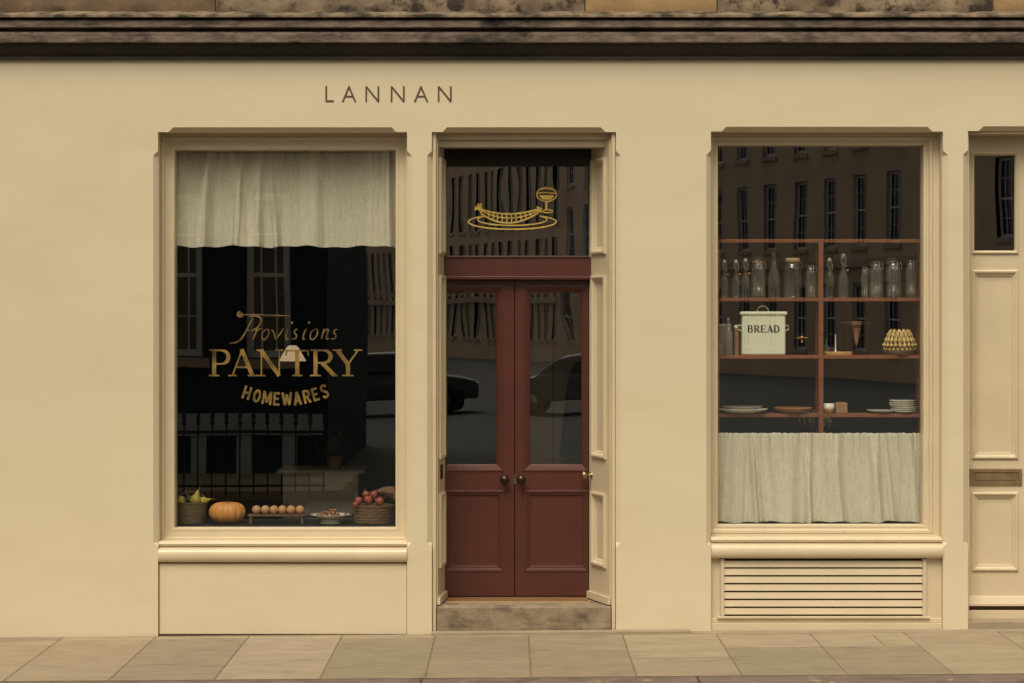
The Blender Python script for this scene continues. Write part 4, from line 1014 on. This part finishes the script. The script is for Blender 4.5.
# egg rack
T = thing('egg_rack', 'low wooden egg rack on the window ledge carrying six brown eggs', 'egg rack', (FX(277),YF,zd))
zt_r = Z(514.2,YF)
b = MB(); b.box(FX(248.5), FX(306), YF-.055, YF+.055, zt_r-.012, zt_r); b.build('rack_top', M_wooddk, T, bevel=.002)
for a, c in ((250,254),(301.5,305)):
    b = MB(); b.box(FX(a), FX(c)-.008, YF-.05, YF+.05, zd+.001, zt_r-.0125); b.build('rack_leg', M_wooddk, T, bevel=.002)
ords = ['first','second','third','fourth','fifth','sixth']
for k, px in enumerate((256.5,265.3,274,282.3,291,300)):
    T = MB(); r = .0325; T.xf = Matrix.Translation((FX(px),YF,zt_r+r*.97)) @ Matrix.Rotation(random.uniform(-.3,.3),4,'Y') @ Matrix.Rotation(random.uniform(-.3,.3),4,'X')
    T.lathe([(.0001,-r*1.02)]+[(r*math.sin(PI*i/12)*(1-.03*math.cos(PI*i/12)), -r*1.02*math.cos(PI*i/12)) for i in range(1,12)]+[(.0001,r*1.04)], 0,0,0, n=20)
    tag(T.build('brown_egg', M_egg, org=(FX(px),YF,zt_r)), '%s brown egg from the left on the wooden egg rack' % ords[k], 'egg', 'brown eggs on the egg rack')
# cake stand of nuts
T = thing('pedestal_dish', 'white footed dish heaped with nuts on the window ledge', 'dish', (FX(330.5),YF,zd))
r = fh(40); H = Z(514.5,YF)-zd
b = MB(); b.lathe([(r*.52,0),(r*.54,.004),(r*.46,.012),(r*.42,H*.45)], FX(330.5), YF, zd+.001, n=32); b.build('foot', M_white, T)
b = MB(); b.lathe([(r*.42,H*.45),(r*.6,H*.6),(r*.95,H*.92),(r,H),(r*.96,H),(r*.6,H*.72),(.001,H*.7)], FX(330.5), YF, zd+.002, n=36, cap=False); b.build('dish_bowl', M_white, T)
random.seed(8); zpl = zd+H*.86
for k in range(30):
    a = random.uniform(0,2*PI); q = math.sqrt(random.random()); lay = 0 if k < 18 else (1 if k < 27 else 2)
    rr = r*(.80,.55,.25)[lay]*q; x, y = FX(331)+rr*math.cos(a), YF+rr*.75*math.sin(a); z = zpl+.008+lay*.017
    nb = MB(); s = random.uniform(.010,.0145); nb.xf = Matrix.Translation((x,y,z)) @ Matrix.Rotation(random.uniform(0,PI),4,'X') @ Matrix.Rotation(random.uniform(0,PI),4,'Y')
    sph(nb, (0,0,0), s, 1, .85, 1.25, n=10, m=8, ribs=4, ribd=.1)
    tag(nb.build('brown_nut', M_nut, org=(x,y,z)), 'brown nut in the heap on the white footed dish', 'nut', 'nuts heaped on the footed dish')
# right basket with onions
T, ocx, orr, oH = basket(373.5, 42, 505.5, 'round brown seagrass basket at the right end of the window ledge', 'seagrass_basket', M_rope, YF+.02, .92, rows=6)
def onion(px, py, r, label, y=YF-.02, rot=0.0):
    cx, cz = X(px,y), Z(py,y)
    T = thing('red_onion', label, 'onion', (cx,y,cz-r), group='red onions in the seagrass basket')
    b = MB(); b.xf = Matrix.Translation((cx,y,cz)) @ Matrix.Rotation(rot,4,'Y')
    b.lathe([(.001,-r*.85),(r*.4,-r*.8),(r*.85,-r*.45),(r,0),(r*.88,r*.42),(r*.45,r*.80),(r*.16,r*1.0)], 0,0,0, n=20); b.build('onion_bulb', M_onion, T)
    b = MB(); b.xf = Matrix.Translation((cx,y,cz)) @ Matrix.Rotation(rot,4,'Y'); b.tube([(0,0,r*.95),(.004,0,r*1.25),(.012,0,r*1.5)], .005, 6, r2=.002); b.build('dry_neck', M_paper, T)
onion(358.5, 501, .034, 'red onion furthest left in the seagrass basket', rot=-.6)
onion(355.2, 504.5, .024, 'small red onion peeping over the left rim of the seagrass basket', y=YF-.09, rot=1.0)
onion(368, 500, .036, 'red onion with peeling skin in the middle of the seagrass basket', y=YF-.05, rot=.8)
onion(379.5, 501.5, .037, 'large pale streaked onion at the front right of the basket', y=YF-.06, rot=-1.1)
onion(374, 494.8, .035, 'red onion on top of the pile in the seagrass basket', y=YF+.0, rot=.4)
onion(366, 494.6, .030, 'upper left onion of the pile in the seagrass basket', y=YF+.03, rot=-.3)
onion(383.5, 495.5, .032, 'upper right onion half under the brown paper', y=YF+.01, rot=.5)
# crumpled brown paper
b = MB(); random.seed(2); vv = []; nx_, ny_ = 14, 8
for i in range(nx_+1):
    for j in range(ny_+1):
        u, w = i/nx_, j/ny_
        px = 377+19*u; py = 490-4*math.sin(PI*u*.8)+ (14*u+3)*w
        vv.append((X(px,YF-.03)+random.uniform(-.003,.003), YF-.03-.05*math.sin(PI*w)+.02*u+random.uniform(-.014,.014), Z(py,YF)+random.uniform(-.004,.004)))
b.add(vv, [(i*(ny_+1)+j,i*(ny_+1)+j+1,(i+1)*(ny_+1)+j+1,(i+1)*(ny_+1)+j) for i in range(nx_) for j in range(ny_)], True)
o = b.build('crumpled_paper', M_paper, org=(X(386,YF),YF,Z(500,YF)), fixn=False); sf = o.modifiers.new('t','SOLIDIFY'); sf.thickness = .0015
tag(o, 'crumpled brown paper tucked over the right side of the onion basket', 'paper')

# ------------------------------------------------------------------ dim shop interior
yc = 2.6
T = thing('shop_counter', 'off white panelled counter standing in the dim shop behind the left window', 'counter', (X(320,yc),yc+.3,.2))
cx0, cx1 = X(283,yc), X(358,yc); ctop = Z(470,yc)
b = MB(); b.box(cx0, cx1, yc, yc+.5, .2, ctop-.03)
for k in range(5):
    a = cx0+.03+(cx1-cx0-.03)*k/5; b.ring(a, a+(cx1-cx0-.03)/5-.03, .35, ctop-.09, [(0,yc-.0005),(0,yc-.008),(.012,yc-.008),(.016,yc-.001)])
b.build('counter_front', M_cab, T)
b = MB(); b.box(cx0-.05, cx1+.05, yc-.05, yc+.55, ctop-.029, ctop); b.build('counter_top', M_cab, T, bevel=.004)
T = thing('sloping_box', 'low grey box with a sloping lid in front of the off white counter', 'box', (X(322,1.4),1.5,.2))
b = MB(); ybx = 1.4; b.prof_x([(ybx,.2),(ybx,Z(514,ybx)),(ybx+.55,Z(503,ybx)),(ybx+.55,.2)], X(303,ybx), X(352,ybx)); b.build('box_body', mat('grey_box_paint',(0.16,0.135,0.11),.7), T)
b = MB(); b.box(X(303,ybx)-.0, X(352,ybx), ybx-.012, ybx-.001, Z(516,ybx), Z(514,ybx)); b.build('lid_edge', M_wooddk, T)
T = thing('potted_plant', 'leafy potted plant on the counter in the dim shop', 'plant', (X(335,2.8),2.8,ctop))
b = MB(); b.lathe([(.05,0),(.07,.10),(.062,.10),(.05,.02)], X(335,2.8), 2.8, ctop, n=18, cap=False); b.build('pot', M_terra, T)
b = MB(); random.seed(6)
for k in range(90):
    a = random.uniform(0,2*PI); el = random.uniform(.1,1.4); L_ = random.uniform(.08,.22); c0 = Vector((X(335,2.8),2.8,ctop+.09)); d = Vector((math.cos(a)*math.cos(el), math.sin(a)*math.cos(el), math.sin(el)))
    p = c0+d*L_; s = d.cross(Vector((0,0,1))).normalized()*.018
    b.add([p-d*.02, p+s, p+d*.05, p-s], [(0,1,2,3)])
b.build('leaves', M_leaf, T)
# pendant lamp
yl_ = 2.6
T = thing('pendant_lamp', 'glowing cone shaped pendant lamp shade hanging in the dim shop', 'pendant lamp', (X(292.5,yl_),yl_,Z(361,yl_)))
b = MB(); b.lathe([(.115,Z(361,yl_)),(.112,Z(360.5,yl_)),(.050,Z(347.5,yl_)),(.030,Z(345.5,yl_)),(.001,Z(345.3,yl_))], X(292.5,yl_), yl_, 0, n=28, cap=False); b.build('lamp_shade', M_shade, T)
b = MB(); b.tube([(X(292.5,yl_),yl_,Z(345.5,yl_)),(X(292.5,yl_),yl_,3.95)], .004, 6); b.build('cord', M_black, T)
# coat in the lobby
T = thing('hanging_coat', 'long dark navy coat hanging behind the right door leaf', 'coat', (X(577,1.8),1.8,Z(455,1.8)))
b = MB(); nb_ = 24; prof = [(.02,362),(.05,368),(.085,380),(.11,405),(.13,430),(.15,456)]
vv = []
for r_, py in prof:
    for k in range(nb_):
        a = 2*PI*k/nb_; q = r_*(1+.08*math.cos(7*a)); vv.append((X(578,1.78)+q*math.cos(a), 1.74+q*.45*math.sin(a), Z(py,1.78)))
b.add(vv, [(i*nb_+k,i*nb_+(k+1)%nb_,(i+1)*nb_+(k+1)%nb_,(i+1)*nb_+k) for i in range(len(prof)-1) for k in range(nb_)], True); b.build('coat_body', M_navy, T)
b = MB(); b.tube([(X(578,1.78),1.80,Z(362,1.78)),(X(578,1.78),1.88,Z(358,1.78))], .005, 6); b.build('hook', M_brass, T)

# ------------------------------------------------------------------ street opposite (stands behind the camera, seen mirrored in the glass)
def sash(parent, x, z, w, h, mull=2):     # local: facade along x at y=0 facing -y
    f_ = MB()
    f_.box(x-w/2-.10, x+w/2+.10, -.05, .10, z-.16, z-.02)
    o = f_.build('window_sill', M_band, parent)
    f_ = MB(); 
    f_.ring(x-w/2, x+w/2, z, z+h, [(0,.0),(0,.12),(.10,.12),(.10,.15)])
    f_.box(x-w/2+.09, x+w/2-.09, .125, .16, z+h*.5-.03, z+h*.5+.03)
    for k in range(1, mull+1):
        q = x-w/2+w*k/(mull+1); f_.box(q-.012, q+.012, .13, .155, z+.05, z+h-.05)
    for q in (.25,.75): f_.box(x-w/2+.09, x+w/2-.09, .132, .152, z+h*q-.01, z+h*q+.01)
    o = f_.build('sash_window', M_sash, parent, fixn=False)
    g_ = MB(); g_.add([(x-w/2,.17,z),(x+w/2,.17,z),(x+w/2,.17,z+h),(x-w/2,.17,z+h)], [(0,1,2,3)]); g_.build('window_glass', M_blackglass, o, fixn=False)
def wall_holes(parent, name, m, W, H, holes, depth=.3):
    wm = MB()
    lo = [[Vector((0,-.2,0)),Vector((W,-.2,0)),Vector((W,H,0)),Vector((0,H,0))]]+[[Vector((a,c,0)),Vector((a,d,0)),Vector((b_,d,0)),Vector((b_,c,0))] for a,b_,c,d in holes]
    tri = tessellate_polygon(lo); fl_ = [p for l in lo for p in l]
    wm.add([(p.x,0,p.y) for p in fl_], [tuple(t) for t in tri])
    for a,b_,c,d in holes:
        wm.add([(a,0,c),(b_,0,c),(b_,0,d),(a,0,d),(a,.2,c),(b_,.2,c),(b_,.2,d),(a,.2,d)], [(0,1,5,4),(1,2,6,5),(2,3,7,6),(3,0,4,7)])
    wm.box(0, W, .25, 9, -.2, H)
    return wm.build(name, m, parent, fixn=False)
def house(ncol, pitch, rows, W, H, label, m, group=None, ww=.95, x_off=None):
    T = thing('terraced_house', label, 'house', (0,0,0), group=group)
    holes = []; xs_ = [(W-(ncol-1)*pitch)/2+k*pitch for k in range(ncol)] if x_off is None else [x_off+k*pitch for k in range(ncol)]
    for (z0, h) in rows:
        for x in xs_: holes.append((x-ww/2,x+ww/2,z0,z0+h)); sash(T, x, z0, ww, h)
    wall_holes(T, 'wall', m, W, H, holes)
    b = MB(); b.box(0, W, -.35, .0, H-.35, H); b.box(0,W,-.10,-.001,rows[1][0]-.75,rows[1][0]-.45); b.build('string_course', M_band if m is M_terrace else m, T)
    b = MB(); b.prof_x([(-.1,H+.001),(4.6,H+3.0),(9.2,H+.001)], 0.01, W-.01); rf = b.build('roof', M_slate, T)
    b = MB(); b.box(W*.45,W*.55,3.8,5.4,H+2,H+4.4); b.build('chimney', m, rf)
    return T
proto = house(5, 2.25, [(1.0,2.3),(4.6,2.5),(8.1,2.45),(11.4,2.0)], 11.25, 15, 'brown stone terraced house standing nearest in the row behind the camera', M_terrace, 'terraced houses reflected in the shop windows')
# real-world facade line: starts at (x,y) and runs away from the shop; mirrored for the facade facing the shop side street
th_ang = math.atan2(-.94, -.34)
base = Vector((12.2, -58.6, -0.1)); dirv = Vector((-.34,-.94,0)).normalized()
# facade faces towards -x ... rotate so local +x runs along -dirv (towards the shop) and local -y faces the street
rz = math.atan2(-dirv.y, -dirv.x)+PI
proto2 = house(9, 1.24, [(1.0,2.2),(3.5,2.3),(6.5,2.9),(10.2,2.2)], 11.25, 14.2, 'far brown stone terraced house with closely set tall windows', M_terrace, 'terraced houses reflected in the shop windows', ww=.62)
names = ['nearest','second','third','fourth','fifth','sixth','seventh','eighth','ninth','tenth']
hs = []
for k in range(10):
    t = -27+k*11.25
    p = base+dirv*t
    rz_ = math.atan2(dirv.y, dirv.x)
    if k == 0: proto.location = p; proto.rotation_euler = (0,0,rz_); proto['label'] = 'brown stone terraced house, nearest of the row behind the camera'
    elif k == 5: proto2.location = p; proto2.rotation_euler = (0,0,rz_); proto2['label'] = 'brown stone terraced house, sixth from the near end, first with closely set windows'
    else: copy_tree(proto if k < 5 else proto2, loc=p, rotz=rz_, label='brown stone terraced house, %s from the near end of the row behind the camera' % names[k])
# dark corner house beside the camera, facing the shop
W_ = 14.0
T = thing('corner_house', 'dark rendered corner house with white sash windows across the street', 'house', (0,0,0))
holes = []
xr = -2.67
def CXp(px, Y=32.0): return (px-CX)*Y/F
# local x runs opposite to world x after a half turn: local x = xr - world x
w1 = (xr-CXp(291), xr-CXp(246)); w2 = (xr-CXp(202), xr-CXp(157)); w3 = (xr-CXp(113), xr-CXp(68))
for (a, b_) in (w1, w2, w3):
    for (z0, h) in ((1.66,2.35),(5.2,2.3),(8.8,2.0)):
        holes.append((a,b_,z0,z0+h)); sash(T, (a+b_)/2, z0, b_-a, h)
wall_holes(T, 'wall', M_darkhouse, W_, 12.5, holes)
b = MB(); b.box(0.02, W_, -.08, -.001, .56, .86); b.build('base_course', M_stonelt, T)
b = MB()
for q in (.4,1.05,1.7,2.5,3.2): b.box(q, q+.22, -.05, -.002, -.1, .55)
b.build('basement_pier', M_stonelt, T)
b = MB(); b.prof_x([(-.1,12.501),(4.6,15.0),(9.2,12.501)], .01, W_-.01); b.build('roof', M_slate, T)
T.location = (xr, -15.6, 0.0); T.rotation_euler = (0,0,PI)
# railings in front of the corner house
yr = -11.58
T = thing('iron_railings', 'black spear topped iron railings in front of the dark corner house', 'railings', (-3.4,yr,0))
x = CXp(170,28); b = MB(); x_end = CXp(326,28)
b.box(-7, x_end, yr-.015, yr+.015, .80, .84); b.box(-7, x_end, yr-.015, yr+.015, .12, .15); b.build('rail', M_iron, T)
k = 0; x = x_end-.03
while k < 24:
    b = MB(); b.tube([(x,yr,0),(x,yr,.95)], .011, 8); b.lathe([(.012,.90),(.035,.935),(.014,.96),(.030,1.0),(.001,1.11)], x, yr, 0, n=8)
    b.build('spear_bar', M_iron, T); x -= .175; k += 1
# parked cars
def car(label, m, loc, rot):
    T = thing('parked_car', label, 'car', (0,0,0), group='cars parked in the side street behind the camera')
    prof = [(-2.15,.35),(-2.15,.62),(-2.08,.80),(-1.25,.92),(-.62,1.36),(-.25,1.45),(.75,1.43),(1.45,1.05),(2.02,.96),(2.12,.70),(2.12,.35)]
    wid = [.78,.84,.84,.84,.64,.60,.60,.78,.80,.82,.78]
    b = MB(); n = len(prof)
    vl = [(x,-w,z) for (x,z),w in zip(prof,wid)]; vr_ = [(x,w,z) for (x,z),w in zip(prof,wid)]
    belt = [(-2.15,-.85,.6)]
    b.add(vl+vr_, [(i,i+1,n+i+1,n+i) for i in range(n-1)]+[tuple(range(n)), tuple(range(n,2*n))[::-1], (n-1,0,n,2*n-1)])
    body = b.build('car_body', m, T, bevel=.05, seg=2)
    for sg in (-1,1):
        b = MB(); q = lambda x,z,w: (x, sg*w, z)
        b.add([q(-1.10,.98,.845),(1.25,sg*.80,.98) if False else q(1.25,1.02,.825),q(.72,1.38,.645),q(-.25,1.40,.635),q(-.60,1.32,.665)], [(0,1,2,3,4)]); b.build('side_window', M_blackglass, T, fixn=False)
        for wx in (-1.35,1.30):
            b = MB(); b.xf = Matrix.Translation((wx,sg*.74,.32)) @ Matrix.Rotation(PI/2,4,'X'); b.lathe([(.20,-.10),(.31,-.10),(.33,-.06),(.33,.06),(.31,.12),(.20,.12)],0,0,0,n=24,cap=False); wh = b.build('wheel', M_tyre, T)
            b = MB(); b.xf = Matrix.Translation((wx,sg*.74,.32)) @ Matrix.Rotation(PI/2,4,'X'); b.lathe([(.001,-.09),(.20,-.09),(.20,.09),(.001,.09)],0,0,0,n=16); b.build('rim', M_rim, wh)
        b = MB(); b.box(-2.17,-2.10,sg*.55-.14,sg*.55+.14,.62,.74); b.build('headlight', M_sash, T, bevel=.02)
        b = MB(); b.box(2.08,2.14,sg*.6-.10,sg*.6+.10,.70,.86); b.build('tail_light', M_lampred, T, bevel=.01)
    b = MB(); b.add([(-1.22,-.78,.955),(-1.22,.78,.955),(-.66,.60,1.345),(-.66,-.60,1.345)],[(0,1,2,3)]); b.build('windscreen', M_blackglass, T, fixn=False)
    T.location = loc; T.rotation_euler = (0,0,rot)
car('dark grey hatchback parked behind the camera near the corner house', M_car1, (-3.0,-37,-.12), R(174))
car('silver hatchback parked behind the camera in the side street', M_car3, (1.9,-36,-.12), R(8))

# ------------------------------------------------------------------ light, sky, camera
w = bpy.data.worlds.new('World'); scn.world = w; w.use_nodes = True
N = w.node_tree.nodes; L = w.node_tree.links; N.clear()
sky = N.new('ShaderNodeTexSky'); sky.sky_type = 'NISHITA'; sky.sun_disc = False
EL, AZ = 57, 198      # sun behind the camera, slightly to its left
sky.sun_elevation = R(EL); sky.sun_rotation = R(AZ); sky.air_density = 1.0; sky.dust_density = 4.0; sky.ozone_density = 1.0
bw_ = N.new('ShaderNodeRGBToBW'); tintn = N.new('ShaderNodeMix'); tintn.data_type = 'RGBA'; tintn.blend_type = 'MULTIPLY'; tintn.inputs['Factor'].default_value = 1
tintn.inputs['B'].default_value = (1.0,0.93,0.75,1)
bg = N.new('ShaderNodeBackground'); bg.inputs['Strength'].default_value = 0.125; ow = N.new('ShaderNodeOutputWorld')
L.new(sky.outputs[0], bw_.inputs[0]); L.new(bw_.outputs[0], tintn.inputs['A']); L.new(tintn.outputs['Result'], bg.inputs[0]); L.new(bg.outputs[0], ow.inputs[0])
sl = bpy.data.lights.new('sun', 'SUN'); sl.energy = 1.5; sl.angle = R(30); sl.color = (1.0,0.91,0.74)
so = bpy.data.objects.new('sun', sl); COL.objects.link(so)
az = R(AZ); dirs = Vector((math.sin(az)*math.cos(R(EL)), math.cos(az)*math.cos(R(EL)), math.sin(R(EL))))
so.rotation_euler = dirs.to_track_quat('Z', 'Y').to_euler()
cd = bpy.data.cameras.new('camera'); co = bpy.data.objects.new('camera', cd); COL.objects.link(co)
co.location = (0,-D,EYE); co.rotation_euler = (R(90),0,0)
cd.sensor_width = 36; cd.lens = F/1024*36; cd.shift_y = -(341.5-HY)/1024; cd.clip_end = 2000
scn.camera = co
vs_ = scn.view_settings; vs_.view_transform = 'Standard'; vs_.look = 'None'; vs_.exposure = 0.50; vs_.gamma = 1
scn.render.engine = 'CYCLES'
scn.cycles.max_bounces = 10; scn.cycles.transparent_max_bounces = 24; scn.cycles.glossy_bounces = 4; scn.cycles.diffuse_bounces = 4
